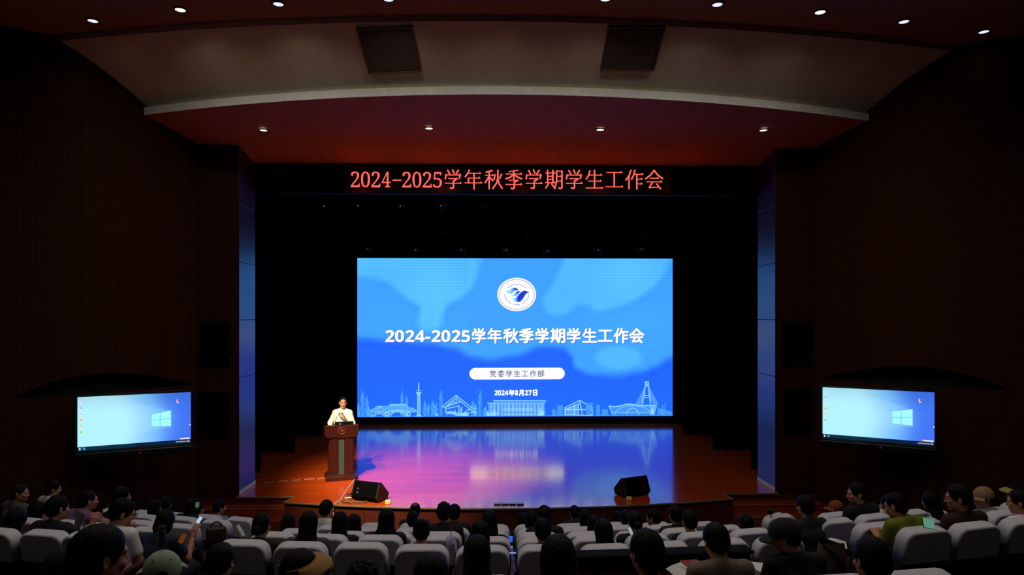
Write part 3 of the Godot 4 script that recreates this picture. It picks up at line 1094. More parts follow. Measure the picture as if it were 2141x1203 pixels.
	# wedge monitors
	wedge(Vector2(764, 1050), -24.0, 1.0, "left")
	wedge(Vector2(1331, 1039), 24.0, -1.0, "right")
	# yellow boxes by the wedges
	for k in 2:
		var o := on_level([811, 1315][k], [1054.5, 1047.5][k], 0)
		var y := thing("junction_box", "small pale yellow power box on the floor beside the %s stage monitor" % ["left", "right"][k], "power box", o, 0.1, "yellow power boxes")
		b = Mb.new()
		b.box(Vector3(0, 0.04, 0), Vector3(0.10, 0.08, 0.07), 0.012)
		obj("housing", b.mesh(), M.yellow, y)
		b = Mb.new()
		b.tube([Vector3(-0.01, 0.08, 0), Vector3(-0.015, 0.11, 0.0), Vector3(-0.03, 0.135, -0.01)], 0.009, 6)
		obj("plug", b.mesh(), M.plastic, y)
	# four floor sockets
	for k in 4:
		var o := on_level([1040, 1056, 1071.5, 1088][k], 1057, 0)
		var f := thing("floor_socket", "flat floor socket box at the centre of the stage edge, %s from the left" % ["first", "second", "third", "fourth"][k], "floor socket", o, 0.0, "floor socket boxes")
		b = Mb.new()
		b.box(Vector3(0, 0.012, -0.05), Vector3(0.135, 0.024, 0.1), 0.006)
		obj("case", b.mesh(), M.plastic, f)
		b = Mb.new()
		b.box(Vector3(0, 0.026, -0.05), Vector3(0.12, 0.006, 0.085), 0.002)
		obj("lid", b.mesh(), M.steel, f)
	# cables
	var wire := func(called: String, pix: Array, r: float, m: Material, label: String):
		var pts := []
		for w in pix: pts.append(on_level(w[0], w[1], 0) + Vector3(0, r + (w[2] if w.size() > 2 else 0.0), 0))
		var cb := Mb.new()
		cb.tube(pts, r, 6)
		tag(obj(called, cb.mesh(), m), label, "cable")
	wire.call("cable", [[742, 1003], [737, 1010], [728, 1021], [720, 1034], [713, 1046], [704, 1052], [695, 1059]], 0.009, M.cable_white, "white cable running from the lectern foot to the stage edge")
	wire.call("floor_cable", [[683, 1000], [660, 1002], [640, 1003], [622, 1004.5], [606, 1006], [590, 1007], [572, 1009], [548, 1011.5]], 0.006, M.cable_tan, "thin pale cable taped across the boards to the left of the lectern")
	for k in 5:
		var pp := on_level([660, 632, 606, 578, 549][k], [1002, 1003.8, 1006, 1008.4, 1011.3][k], 0)
		var tp := Mb.new()
		tp.box(pp + Vector3(0, 0.008, 0), Vector3(0.05, 0.018, 0.03), 0.004)
		tag(obj("tape", tp.mesh(), M.plastic), "dark strip of tape over the pale cable, %s from the lectern" % ["first", "second", "third", "fourth", "fifth"][k], "tape", "tape strips on the cable")
	var coil := []
	for i in 90:
		var w := i * 0.33
		coil.append([744 + (23 + 6 * sin(w * 0.31)) * cos(w) + 3 * sin(w * 1.7), 1050 + (4.3 + 1.2 * sin(w * 0.23)) * sin(w), 0.012 + 0.012 * sin(w * 0.7)])
	wire.call("coiled_cable", coil, 0.006, M.cable_brown, "brown cable lying in loose coils before the left stage monitor")
	# power strip with plugs
	var ps := on_level(728, 1044.5, 0)
	var st := thing("power_strip", "cream power strip with dark plugs beside the white cable on the stage", "power strip", ps, 0.15)
	b = Mb.new()
	b.box(Vector3(0, 0.02, -0.02), Vector3(0.13, 0.04, 0.07), 0.01)
	obj("housing", b.mesh(), M.yellow, st)
	for k in 3:
		b = Mb.new()
		b.tube([Vector3(-0.04 + 0.04 * k, 0.04, -0.02), Vector3(-0.035 + 0.04 * k, 0.075, -0.03), Vector3(-0.01 + 0.03 * k, 0.10, -0.07 - 0.03 * k), Vector3(0.03 + 0.05 * k, 0.02, -0.14)], [0.013, 0.012, 0.006, 0.005], 6)
		obj("plug", b.mesh(), M.plastic, st)
	# cable end hanging down the stage front
	b = Mb.new()
	var hp := on_level(696.5, 1060, -0.02)
	b.tube([hp + Vector3(0, 0.0, 0.02), hp + Vector3(0.005, -0.08, 0.03), hp + Vector3(0.03, -0.22, 0.025), hp + Vector3(0.05, -0.34, 0.03)], 0.008, 6)
	tag(obj("hanging_cable", b.mesh(), M.cable_white), "white cable end hanging down the front of the stage", "cable")

func wedge(px: Vector2, yaw: float, s: float, word: String) -> void:
	var o := on_level(px.x, px.y, 0)
	var t := thing("stage_monitor", "black wedge floor monitor at the %s front of the stage, facing the performers" % word, "loudspeaker", o, deg_to_rad(yaw), "wedge floor monitors")
	var b := Mb.new()
	# cross-section: z towards the audience
	var prof := PackedVector2Array([Vector2(-0.20, 0.02), Vector2(0.10, 0.01), Vector2(0.17, 0.10), Vector2(0.06, 0.36), Vector2(0.02, 0.375), Vector2(-0.24, 0.12)])
	b.prism(prof, -0.28, 0.28, Transform3D(Basis(Vector3(0, 0, 1), Vector3.UP, Vector3(-1, 0, 0)), Vector3(0, 0, -0.12)))
	obj("cabinet", b.mesh(), M.grille, t)
	for e in [-0.285, 0.285]:
		b = Mb.new()
		b.prism(PackedVector2Array([Vector2(-0.205, 0.012), Vector2(0.105, 0.003), Vector2(0.18, 0.10), Vector2(0.066, 0.366), Vector2(0.02, 0.383), Vector2(-0.247, 0.12)]), e - 0.012, e + 0.012, Transform3D(Basis(Vector3(0, 0, 1), Vector3.UP, Vector3(-1, 0, 0)), Vector3(0, 0, -0.12)))
		obj("end_plate", b.mesh(), M.plastic, t)
	b = Mb.new()
	b.tube([Vector3(s * 0.272, 0.09, 0.062), Vector3(s * 0.272, 0.365, -0.048)], 0.004, 6)
	obj("edge_strip", b.mesh(), M.steel_dark, t)
	b = Mb.new()
	b.lathe([Vector2(0.001, 0.012), Vector2(0.02, 0.01), Vector2(0.02, 0)], 10, Transform3D(Basis(Vector3.RIGHT, PI / 2 - 0.4), Vector3(-s * 0.17, 0.17, 0.027)))
	b.lathe([Vector2(0.001, 0.012), Vector2(0.02, 0.01), Vector2(0.02, 0)], 10, Transform3D(Basis(Vector3.RIGHT, PI / 2 - 0.4), Vector3(-s * 0.17, 0.24, -0.003)))
	obj("socket", b.mesh(), M.steel_dark, t)

# ------------------------------------------------------------------ drawing flat print for the screens
const GLYPH := {
	"学": "22,6 32,22;48,3 55,19;78,5 66,23;12,28 88,28;12,28 10,46;88,28 83,44;27,46 71,46 52,60;52,58 52,90 45,95 36,92;8,69 92,69",
	"年": "28,4 22,20 8,36;22,20 88,20;25,43 84,43;25,43 25,67;6,67 94,67;54,20 54,97",
	"秋": "42,6 12,14;6,30 48,30;27,12 27,96;27,34 6,66;28,38 46,56;58,26 53,50;93,24 82,44;73,5 73,40 66,68 46,95;73,48 80,72 96,94",
	"季": "74,4 24,12;8,23 92,23;50,8 50,47;48,25 30,40 9,47;52,25 70,38 92,46;26,54 72,54 53,64;53,63 53,92 46,96 37,94;8,75 92,75",
	"期": "6,18 54,18;16,5 16,66;44,5 44,66;16,34 44,34;16,50 44,50;4,66 56,66;20,72 7,92;38,72 50,88;64,8 64,60 54,95;64,8 92,8 92,90 85,95 76,92;64,34 92,34;64,58 92,58",
	"生": "27,7 20,30 8,48;22,28 90,28;52,4 52,92;20,58 86,58;6,92 95,92",
	"工": "10,15 90,15;50,15 50,86;5,86 95,86",
	"作": "32,4 24,28 6,52;22,34 22,96;54,4 48,26 36,48;48,24 96,24;64,24 64,97;64,48 92,48;64,71 92,71",
	"会": "50,4 32,26 5,46;50,4 68,26 95,44;28,43 72,43;10,61 90,61;42,62 24,90;24,90 78,87;64,72 84,96",
	"党": "50,3 50,22;24,6 32,20;76,6 68,20;10,25 90,25;10,25 9,40;90,25 87,40;28,38 28,60;28,38 72,38 72,60;28,59 72,59;40,60 34,80 8,95;60,60 60,88 66,94 86,94 92,80",
	"委": "72,4 28,11;8,22 92,22;50,8 50,46;48,24 30,38 10,46;52,24 70,36 92,44;44,48 26,76 52,84 82,97;72,64 58,84 18,97;6,63 94,63",
	"部": "28,4 33,14;8,17 56,17;18,24 24,40;46,24 40,42;5,44 58,44;14,56 14,94;14,56 50,56 50,94;14,88 50,88;68,8 68,97;68,8 92,8 78,40 94,58 90,72 76,74",
	"月": "28,8 28,60 12,95;28,8 78,8 78,90 70,95 60,92;28,35 78,35;28,60 78,60",
	"日": "22,8 22,94;22,8 80,8 80,94;22,48 80,48;22,90 80,90",
}

class Canvas:
	var im: Image
	var w: int
	var h: int
	func _init(ww: int, hh: int) -> void:
		w = ww; h = hh
		im = Image.create(w, h, false, Image.FORMAT_RGBF)
	func put(x: int, y: int, c: Color, a: float) -> void:
		if x < 0 or y < 0 or x >= w or y >= h or a <= 0.0: return
		im.set_pixel(x, y, im.get_pixel(x, y).lerp(c, minf(a, 1.0)))
	func seg(a: Vector2, b: Vector2, r: float, c: Color, al := 1.0) -> void:
		var lo := (a.min(b) - Vector2(r + 1, r + 1)).floor()
		var hi := (a.max(b) + Vector2(r + 1, r + 1)).ceil()
		var ab := b - a
		var q := 1.0 / maxf(ab.length_squared(), 1e-6)
		for y in range(int(lo.y), int(hi.y) + 1):
			for x in range(int(lo.x), int(hi.x) + 1):
				var p := Vector2(x + 0.5, y + 0.5) - a
				var d := (p - ab * clampf(p.dot(ab) * q, 0, 1)).length()
				put(x, y, c, clampf(r - d + 0.5, 0, 1) * al)
	func line(pts: Array, r: float, c: Color, al := 1.0) -> void:
		for i in pts.size() - 1: seg(pts[i], pts[i + 1], r, c, al)
	func rect(x0: float, y0: float, x1: float, y1: float, c: Color, al := 1.0) -> void:
		for y in range(int(floor(y0)), int(ceil(y1))):
			for x in range(int(floor(x0)), int(ceil(x1))):
				put(x, y, c, al * clampf(x + 1 - x0, 0, 1) * clampf(x1 - x, 0, 1) * clampf(y + 1 - y0, 0, 1) * clampf(y1 - y, 0, 1))
	func poly(pv: PackedVector2Array, fn: Callable, al := 1.0) -> void:
		var lo := pv[0]
		var hi := pv[0]
		for p in pv: lo = lo.min(p); hi = hi.max(p)
		for y in range(int(lo.y), int(hi.y) + 1):
			for x in range(int(lo.x), int(hi.x) + 1):
				var n := 0
				for s in 4:
					if Geometry2D.is_point_in_polygon(Vector2(x + 0.25 + 0.5 * (s % 2), y + 0.25 + 0.5 * (s / 2)), pv): n += 1
				if n: put(x, y, fn.call(x, y), al * n / 4.0)
	func oval(c: Vector2, r: Vector2, width: float, col: Color, a0 := 0.0, a1 := TAU, al := 1.0) -> void:
		var n := 64
		var last := c + Vector2(cos(a0), sin(a0)) * r
		for i in n:
			var w2 := lerpf(a0, a1, (i + 1.0) / n)
			var p := c + Vector2(cos(w2), sin(w2)) * r
			seg(last, p, width, col, al)
			last = p
	func glyph(strokes: String, at: Vector2, size: Vector2, thin: float, thick: float, c: Color, al := 1.0) -> void:
		for st in strokes.split(";"):
			var pts := []
			for q in st.split(" "):
				var xy := q.split(",")
				pts.append(at + Vector2(xy[0].to_float(), xy[1].to_float()) / 100.0 * size)
			for i in pts.size() - 1:
				var d: Vector2 = pts[i + 1] - pts[i]
				seg(pts[i], pts[i + 1], thin if absf(d.y) < 0.2 * absf(d.x) else thick, c, al)
	func text(s: String, family: String, weight: int, lo: Vector2, hi: Vector2, c: Color, al := 1.0) -> void:   # fills the box lo..hi
		var f := SystemFont.new()
		f.font_names = PackedStringArray([family])
		f.font_weight = weight
		var tm := TextMesh.new()
		tm.text = s
		tm.font = f
		tm.font_size = 64
		tm.depth = 0.0
		tm.curve_step = 1.0
		var a := tm.get_mesh_arrays()
		var v: PackedVector3Array = a[Mesh.ARRAY_VERTEX]
		if v.is_empty(): return
		var ix := PackedInt32Array(range(v.size()))
		if a[Mesh.ARRAY_INDEX] != null: ix = a[Mesh.ARRAY_INDEX]
		var mn := Vector2(1e9, 1e9)
		var mx := Vector2(-1e9, -1e9)
		for p in v:
			mn = mn.min(Vector2(p.x, p.y)); mx = mx.max(Vector2(p.x, p.y))
		var sc := (hi - lo) / (mx - mn)
		var ss := 4
		var bw := int(hi.x - lo.x) + 3
		var bh := int(hi.y - lo.y) + 3
		var base := lo.floor() - Vector2.ONE
		var cover := PackedByteArray()
		cover.resize(bw * ss * bh * ss)
		for i in range(0, ix.size() - 2, 3):
			var q := []
			for k in 3:
				var p := v[ix[i + k]]
				q.append(((lo + Vector2((p.x - mn.x) * sc.x, (mx.y - p.y) * sc.y)) - base) * ss)
			var t0: Vector2 = q[0].min(q[1]).min(q[2])
			var t1: Vector2 = q[0].max(q[1]).max(q[2])
			var e0: Vector2 = q[1] - q[0]
			var e1: Vector2 = q[2] - q[1]
			var e2: Vector2 = q[0] - q[2]
			for y in range(maxi(int(t0.y), 0), mini(int(t1.y) + 1, bh * ss)):
				for x in range(maxi(int(t0.x), 0), mini(int(t1.x) + 1, bw * ss)):
					var p := Vector2(x + 0.5, y + 0.5)
					var s0 := e0.cross(p - q[0])
					var s1 := e1.cross(p - q[1])
					var s2 := e2.cross(p - q[2])
					if (s0 >= 0 and s1 >= 0 and s2 >= 0) or (s0 <= 0 and s1 <= 0 and s2 <= 0): cover[y * bw * ss + x] = 1
		for y in bh:
			for x in bw:
				var n := 0
				for j in ss:
					for k in ss: n += cover[(y * ss + j) * bw * ss + x * ss + k]
				if n: put(int(base.x) + x, int(base.y) + y, c, al * n / float(ss * ss))

func lin(r: float, g: float, b: float, boost := 1.0) -> Color:      # a colour as displayed (0..255); what the photograph clips may be brighter
	var c := Color(r / 255.0, g / 255.0, b / 255.0).srgb_to_linear()
	if boost != 1.0:
		for k in 3:
			c[k] *= 1.0 + (boost - 1.0) * smoothstep(0.75, 1.0, c[k])
	return c

func screen_material(im: Image, energy := 1.0) -> StandardMaterial3D:
	var m := mat(Color(0.01, 0.01, 0.012), 0.45)
	m.emission_enabled = true
	m.emission_texture = ImageTexture.create_from_image(im)
	m.emission_energy_multiplier = energy
	m.emission = Color.BLACK
	m.texture_repeat = false
	return m

const HOT := 1.45

const WAVE := [Vector2(-1, 166), Vector2(60, 170), Vector2(150, 177), Vector2(200, 187), Vector2(236, 205), Vector2(275, 211), Vector2(320, 204), Vector2(390, 183), Vector2(430, 187), Vector2(446, 202), Vector2(453, 230), Vector2(485, 242), Vector2(540, 246), Vector2(590, 238), Vector2(625, 226), Vector2(642, 214), Vector2(662, 204)]
var LIGHT := [
	PackedVector2Array([Vector2(-4, -4), Vector2(256, -4), Vector2(250, 25), Vector2(238, 60), Vector2(215, 82), Vector2(185, 95), Vector2(176, 120), Vector2(172, 144), Vector2(150, 152), Vector2(128, 148), Vector2(125, 130), Vector2(130, 100), Vector2(95, 78), Vector2(62, 48), Vector2(30, 40), Vector2(-4, 38)]),
	PackedVector2Array([Vector2(432, -4), Vector2(418, 30), Vector2(402, 62), Vector2(385, 85), Vector2(392, 112), Vector2(415, 121), Vector2(440, 112), Vector2(458, 94), Vector2(478, 97), Vector2(500, 111), Vector2(535, 103), Vector2(575, 88), Vector2(612, 64), Vector2(640, 34), Vector2(655, -4)]),
]

func hill(p: Vector2, c: Vector2, r: Vector2) -> float:
	return exp(-((p - c) / r).length_squared())

func big_screen() -> void:
	var cv := Canvas.new(1320, 664)
	# background: soft bands of blue, worked out at a quarter of the size
	var lo := Image.create(330, 166, false, Image.FORMAT_RGBF)
	for y in 166:
		for x in 330:
			var p := Vector2(x * 2.0, y * 2.0)            # pixels of the slide as seen, 660 x 332
			var wave := 0.0
			for i in WAVE.size() - 1:
				if p.x >= WAVE[i].x: wave = lerpf(WAVE[i].y, WAVE[i + 1].y, smoothstep(WAVE[i].x, WAVE[i + 1].x, p.x))
			var mid := smoothstep(9.0, -9.0, p.y - wave)
			var light := 0.0
			for o in [Vector2(-1.5, -1), Vector2(1.5, -1), Vector2(0, 1.5), Vector2.ZERO]:
				for pv in LIGHT:
					if Geometry2D.is_point_in_polygon(p + o, pv): light += 0.25
				if ((p + o - Vector2(545, 208)) / Vector2(50, 24)).length() < 1.0: light += 0.25
			light = minf(light, 1.0) * (0.55 + 0.35 * hill(p, Vector2(165, 60), Vector2(75, 80)) + 0.35 * hill(p, Vector2(560, 30), Vector2(70, 60)) + 0.2 * smoothstep(40, 0, p.y) * smoothstep(200, 0, p.x)) + 0.12 * hill(p, Vector2(590, 150), Vector2(70, 50))
			var c := Vector3(36, 106, 255).lerp(Vector3(66, 166, 253), mid).lerp(Vector3(96, 206, 255), light)
			var low := smoothstep(230, 330, p.y)
			c = c.lerp(Vector3(33, 116, 255), low * 0.6)
			lo.set_pixel(x, y, lin(c.x, c.y, c.z, HOT))
	lo.resize(66, 34, Image.INTERPOLATE_LANCZOS)
	lo.resize(1320, 664, Image.INTERPOLATE_CUBIC)
	cv.im = lo
	for y in 664:                                         # faint scan lines of the LED modules
		if y % 12 < 6: continue
		for x in 1320:
			var a := 0.0
			if x < 456 and y < 300: a = 0.09 * (1.0 - y / 300.0) * (0.4 + 0.6 * x / 456.0)
			elif x > 940 and y < 300: a = 0.07 * (1.0 - y / 300.0)
			elif y < 420: a = 0.03
			else: a = 0.025
			var c := lo.get_pixel(x, y)
			lo.set_pixel(x, y, Color(c.r * (1 - a * 3.0), c.g * (1 - a * 2.2), c.b * (1 - a)))
	skyline(cv)
	var white := Color(HOT, HOT, HOT * 1.02)
	var o := Vector2(747, 541.3)
	var px := func(x: float, y: float) -> Vector2: return (Vector2(x, y) - o) * 2.0
	# crest
	var c: Vector2 = px.call(1078.5, 617.0)
	var fill := PackedVector2Array()
	for i in 72: fill.append(c + Vector2(81 * cos(TAU * i / 72), 70 * sin(TAU * i / 72)))
	cv.poly(fill, func(_x, _y): return Color(1.0, 1.0, 1.02))
	var mauve := lin(120, 100, 170)
	cv.oval(c, Vector2(73.5, 63), 0.9, mauve)
	cv.oval(c, Vector2(50, 42), 0.8, mauve, -2.45, -0.7)
	cv.oval(c, Vector2(50, 42), 0.8, mauve, 0.0, 1.1)
	cv.oval(c, Vector2(50, 42), 0.8, mauve, 2.04, 3.14)
	var e := func(x: float, y: float) -> Vector2: return px.call(1020 + x * 120.0 / 1604.0, 570 + y * 90.0 / 1203.0)
	var blue := func(x0: float, x1: float): return func(x, _y):
		var t := clampf((x - e.call(x0, 0).x) / (e.call(x1, 0).x - e.call(x0, 0).x), 0, 1)
		return lin(150, 228, 255, HOT).lerp(lin(20, 62, 225, 1.0), smoothstep(0.25, 0.85, t))
	var shapes := [[[470, 525], [560, 515], [640, 460], [720, 435], [780, 455], [835, 515], [770, 510], [715, 530], [670, 580], [620, 612], [560, 600]], [[640, 655], [700, 620], [740, 570], [800, 535], [875, 552], [830, 600], [790, 650], [740, 685], [690, 680]], [[650, 745], [720, 735], [790, 690], [850, 620], [920, 555], [1000, 522], [1070, 540], [1130, 580], [1070, 590], [1030, 625], [985, 700], [930, 780], [870, 830], [790, 840], [710, 805]]]
	var grad := [[500, 800], [640, 860], [640, 860]]
	for k in 3:
		var pv := PackedVector2Array()
		for q in shapes[k]: pv.append(e.call(q[0], q[1]))
		var fine := PackedVector2Array()
		for i in pv.size():
			var n := pv.size()
			for j in 4: fine.append(pv[i].cubic_interpolate(pv[(i + 1) % n], pv[(i + n - 1) % n], pv[(i + 2) % n], j / 4.0))
		cv.poly(fine, blue.call(grad[k][0], grad[k][1]))
	cv.text("SUMC", "Droid Sans", 700, e.call(690, 888), e.call(885, 932), lin(120, 130, 180))
	for k in 6:                                            # the ring of small faint lettering
		var w := lerpf(-2.6, -0.55, k / 5.0)
		var g: Vector2 = c + Vector2(62 * cos(w), 53 * sin(w))
		cv.seg(g + Vector2(-2, -2), g + Vector2(1, 3), 0.7, lin(170, 170, 205), 0.7)
		cv.seg(g + Vector2(-2, 1), g + Vector2(3, -1), 0.6, lin(170, 170, 205), 0.6)
	for k in 17:
		var w := lerpf(0.65, 2.5, k / 16.0)
		cv.seg(c + Vector2(61 * cos(w), 52 * sin(w)), c + Vector2(64 * cos(w), 55.5 * sin(w)), 0.6, lin(190, 190, 215), 0.6)
	# heading, with a dark offset edge
	for pass_ in 2:
		var sh := Vector2(2.4, 2.4) if pass_ == 0 else Vector2.ZERO
		var col := lin(60, 66, 130) if pass_ == 0 else white
		cv.text("2024-2025", "Droid Sans", 700, px.call(805, 692) + sh, px.call(981, 717) + sh, col)
		var s := "学年秋季学期学生工作会"
		for i in s.length():
			cv.glyph(GLYPH[s[i]], px.call(984 + 33.15 * i, 688.5) + sh, Vector2(62, 61), 3.6, 3.9, col)
	# pill and its line
	cv.seg(px.call(992, 783.2), px.call(1167, 783.0), 24.0, white)
	cv.rect(px.call(1014, 0).x, px.call(0, 773.5).y, px.call(1146, 0).x, px.call(0, 793).y, Color(1.0, 1.0, 1.02))
	var t := "党委学生工作部"
	for i in t.length(): cv.glyph(GLYPH[t[i]], px.call(1021.5 + 16.7 * i, 776), Vector2(30, 29), 1.3, 1.3, lin(60, 66, 140))
	# date
	var x := 1032.0
	for part in [["2024", 29.5], ["年", 13.4], ["8", 7.2], ["月", 13.4], ["27", 15.2], ["日", 13.0]]:
		var w: float = part[1]
		if GLYPH.has(part[0]): cv.glyph(GLYPH[part[0]], px.call(x + 0.6, 817), Vector2(w * 2 - 3, 25), 1.9, 2.1, white)
		else: cv.text(part[0], "Droid Sans", 700, px.call(x, 818), px.call(x + w - 0.6, 828.5), white)
		x += w
	var d := 22.9
	var a := at_depth(747, 873, d)
	var b := at_depth(1406.5, 541.3, d)
	var wv := b.x - a.x
	var hv := b.y - a.y
	var mid := Vector3((a.x + b.x) / 2, 0, -d)
	var th := thing("led_wall", "large bright blue LED wall with the meeting title, at the back of the stage", "screen", mid)
	var mb := Mb.new()
	mb.box(Vector3(0, a.y + hv / 2, -0.12), Vector3(wv + 0.1, hv + 0.1, 0.2), 0.01)
	mb.box(Vector3(0, a.y / 2 - 0.03, -0.1), Vector3(wv + 0.4, a.y - 0.06, 0.3), 0.01)
	obj("cabinet", mb.mesh(), M.plastic, th)
	mb = Mb.new()
	mb.quad(Vector3(-wv / 2, a.y, -0.015), Vector3(wv / 2, a.y, -0.015), Vector3(wv / 2, b.y, -0.015), Vector3(-wv / 2, b.y, -0.015))
	obj("screen", mb.mesh(), screen_material(cv.im), th)
	screen_light(th, Vector3(0, a.y + hv / 2, 0.02), Vector2(wv, hv), Color(0.10, 0.40, 1.0), 1.5)

func skyline(cv: Canvas) -> void:                          # line drawing along the foot of the slide
	var k := 340.0 / 2141.0 * 2.0
	var p1 := func(x: float, y: float) -> Vector2: return Vector2((740 - 747) * 2.0 + x * k, (780 - 541.3) * 2.0 + y * k)
	var p2 := func(x: float, y: float) -> Vector2: return p1.call(x + 2078, y + 8)
	var hi := lin(150, 226, 255, HOT)
	var md := lin(84, 178, 255, HOT)
	var r := RandomNumberGenerator.new()
	r.seed = 3
	# tall trees
	for q in [[112, 265, 24], [168, 340, 24], [625, 265, 22], [685, 340, 20], [925, 400, 20], [970, 440, 18], [1030, 405, 26], [1070, 430, 20], [1135, 265, 22], [1555, 400, 26], [1590, 440, 20], [1650, 265, 22], [190, 490, 30], [60, 440, 20], [1720, 480, 30]]:
		var base: float = 580.0
		for i in 26:
			var y := lerpf(base, q[1], i / 25.0)
			var half: float = q[2] * (0.95 if i < 18 else 0.95 - (i - 18) * 0.11)
			var x: float = q[0] + r.randf_range(-half, half)
			cv.seg(p1.call(x, y), p1.call(x + r.randf_range(-9, 9), y - 30), 0.9, md, 0.85)
		var pv := PackedVector2Array([p1.call(q[0] - q[2], base), p1.call(q[0] - q[2], q[1] + 40), p1.call(q[0], q[1]), p1.call(q[0] + q[2], q[1] + 40), p1.call(q[0] + q[2], base)])
		cv.poly(pv, func(_x, _y): return md, 0.35)
	# covered bridge
	for st in [[[225, 585], [225, 520], [810, 520], [810, 505], [770, 470], [700, 470], [700, 440], [680, 430], [470, 430], [450, 470], [400, 470], [390, 450], [290, 450], [270, 480], [225, 490], [225, 520]], [[470, 420], [680, 420]], [[460, 440], [690, 440]], [[280, 470], [400, 470]], [[440, 500], [790, 500]]]:
		var pts := []
		for q in st: pts.append(p1.call(q[0], q[1]))
		cv.line(pts, 1.3, hi)
	for i in 30: cv.seg(p1.call(240 + i * 19, 480 if i < 10 or i > 24 else 450), p1.call(240 + i * 19, 515), 1.2, hi, 0.75)
	cv.poly(PackedVector2Array([p1.call(225, 520), p1.call(225, 490), p1.call(300, 450), p1.call(470, 425), p1.call(680, 425), p1.call(800, 490), p1.call(810, 520)]), func(_x, _y): return md, 0.6)
	cv.poly(PackedVector2Array([p1.call(300, 460), p1.call(335, 435), p1.call(370, 460)]), func(_x, _y): return hi)
	for a in [[330, 90], [570, 115]]:
		for d in [0.0, 22.0]: cv.oval(p1.call(a[0], 640), Vector2(a[1] + d, a[1] + 10 + d) * k, 1.6 if d == 0 else 1.2, hi, PI, TAU)
	for x in [432, 710]:
		cv.oval(p1.call(x, 550), Vector2(22, 20) * k, 2.0, hi)
		cv.seg(p1.call(x, 572), p1.call(x, 585), 2.0, hi)
	# television tower
	cv.seg(p1.call(844, 145), p1.call(844, 240), 2.0, hi)
	cv.poly(PackedVector2Array([p1.call(808, 258), p1.call(880, 258), p1.call(856, 318), p1.call(832, 318)]), func(_x, _y): return hi, 0.85)
	cv.seg(p1.call(825, 240), p1.call(864, 240), 1.2, hi)
	for x in [832, 846, 860]: cv.seg(p1.call(x, 318), p1.call(x + (x - 846) * 0.2, 545), 1.5, hi)
	cv.poly(PackedVector2Array([p1.call(800, 585), p1.call(825, 552), p1.call(845, 540), p1.call(865, 552), p1.call(892, 585)]), func(_x, _y): return hi, 0.8)
	# hall with a folded roof
	for st in [[[1155, 450], [1335, 305], [1540, 470], [1600, 480]], [[1185, 465], [1335, 340], [1520, 490]], [[1155, 450], [1185, 465], [1400, 385]], [[1335, 305], [1335, 345]], [[1195, 470], [1195, 515], [1370, 575], [1370, 430]], [[1430, 540], [1500, 490], [1590, 520], [1580, 575]], [[1430, 540], [1590, 525]], [[1195, 485], [1370, 445]], [[1320, 500], [1320, 545]]]:
		var pts := []
		for q in st: pts.append(p1.call(q[0], q[1]))
		cv.line(pts, 1.6, hi)
	for i in 9: cv.seg(p1.call(1205 + i * 16, 450 - i * 4), p1.call(1240 + i * 14, 405 - i * 5), 0.9, hi, 0.7)
	for i in 24:
		var x := r.randf_range(1050, 1500)
		cv.oval(p1.call(x, 560 - 30 * hill(Vector2(x, 0), Vector2(1260, 0), Vector2(90, 10))), Vector2(16, 14) * k, 1.2, hi, 0.0, TAU, 0.7)
	for i in 22: cv.seg(p1.call(1395 + r.randf_range(-15, 25), r.randf_range(450, 560)), p1.call(1397 + r.randf_range(-15, 25), r.randf_range(450, 560)), 0.7, hi, 0.6)
	# main building with columns
	cv.rect(p1.call(1825, 375).x, p1.call(0, 375).y, p1.call(2515, 0).x, p1.call(0, 398).y, md, 0.7)
	cv.line([p1.call(1825, 375), p1.call(2520, 380)], 1.3, hi)
	cv.line([p1.call(1740, 408), p1.call(2500, 412)], 1.5, hi)
	for i in 46:
		var x := 1765 + i * 16.2
		cv.seg(p1.call(x, 412), p1.call(x, 575), 1.6 if i % 4 else 2.3, hi, 0.8 if i % 3 else 0.35)
	for y in [484, 500, 560]: cv.line([p1.call(1960, y), p1.call(2350, y + 3)], 1.3, hi)
	for q in [[1755, 520, 40], [1830, 520, 60], [2440, 530, 75], [2470, 490, 50]]:
		for i in 60:
			var w := r.randf_range(PI, TAU)
			var d := r.randf_range(0.1, 1.0)
			cv.seg(p1.call(q[0], 575), p1.call(q[0] + q[2] * cos(w) * d, 575 + 1.5 * q[2] * sin(w) * d), 0.9, hi, 0.5)
	# second glass hall
	for st in [[[690, 465], [885, 370], [965, 415]], [[885, 370], [925, 565]], [[690, 465], [690, 560]], [[720, 480], [880, 410]], [[815, 425], [815, 560]], [[870, 420], [870, 560]], [[690, 490], [960, 490]], [[680, 558], [1060, 570]], [[1050, 470], [1055, 545], [1000, 572]]]:
		var pts := []
		for q in st: pts.append(p2.call(q[0], q[1]))
		cv.line(pts, 1.7, hi)
	for i in 10: cv.seg(p2.call(700 + i * 17, 475 - i * 4), p2.call(700 + i * 17, 555), 1.4, hi, 0.7)
	for i in 60: cv.seg(p2.call(1010 + r.randf_range(-50, 55), r.randf_range(385, 560)), p2.call(1010 + r.randf_range(-50, 55), r.randf_range(400, 560)), 0.7, md, 0.6)
	for q in [[590, 435, 50], [1105, 430, 50], [520, 490, 55], [1180, 490, 80], [640, 430, 25], [1980, 430, 20], [2015, 400, 10]]:
		cv.rect(p2.call(q[0], 0).x, p2.call(0, q[1]).y, p2.call(q[0] + q[2], 0).x, p2.call(0, 570).y, md, 0.6)
	# arched hall and cable bridge
	var roof := []
	for i in 25:
		var x := lerpf(1275, 1905, i / 24.0)
		roof.append(p2.call(x, 448 + 8 * sin((x - 1275) / 630.0 * TAU * 2.0) - 22 * hill(Vector2(x, 0), Vector2(1590, 0), Vector2(140, 10))))
	cv.line(roof, 2.6, hi, 0.8)
	var low := PackedVector2Array()
	for q in roof: low.append(q + Vector2(0, 4))
	low.append_array([p2.call(1870, 560), p2.call(1325, 560)])
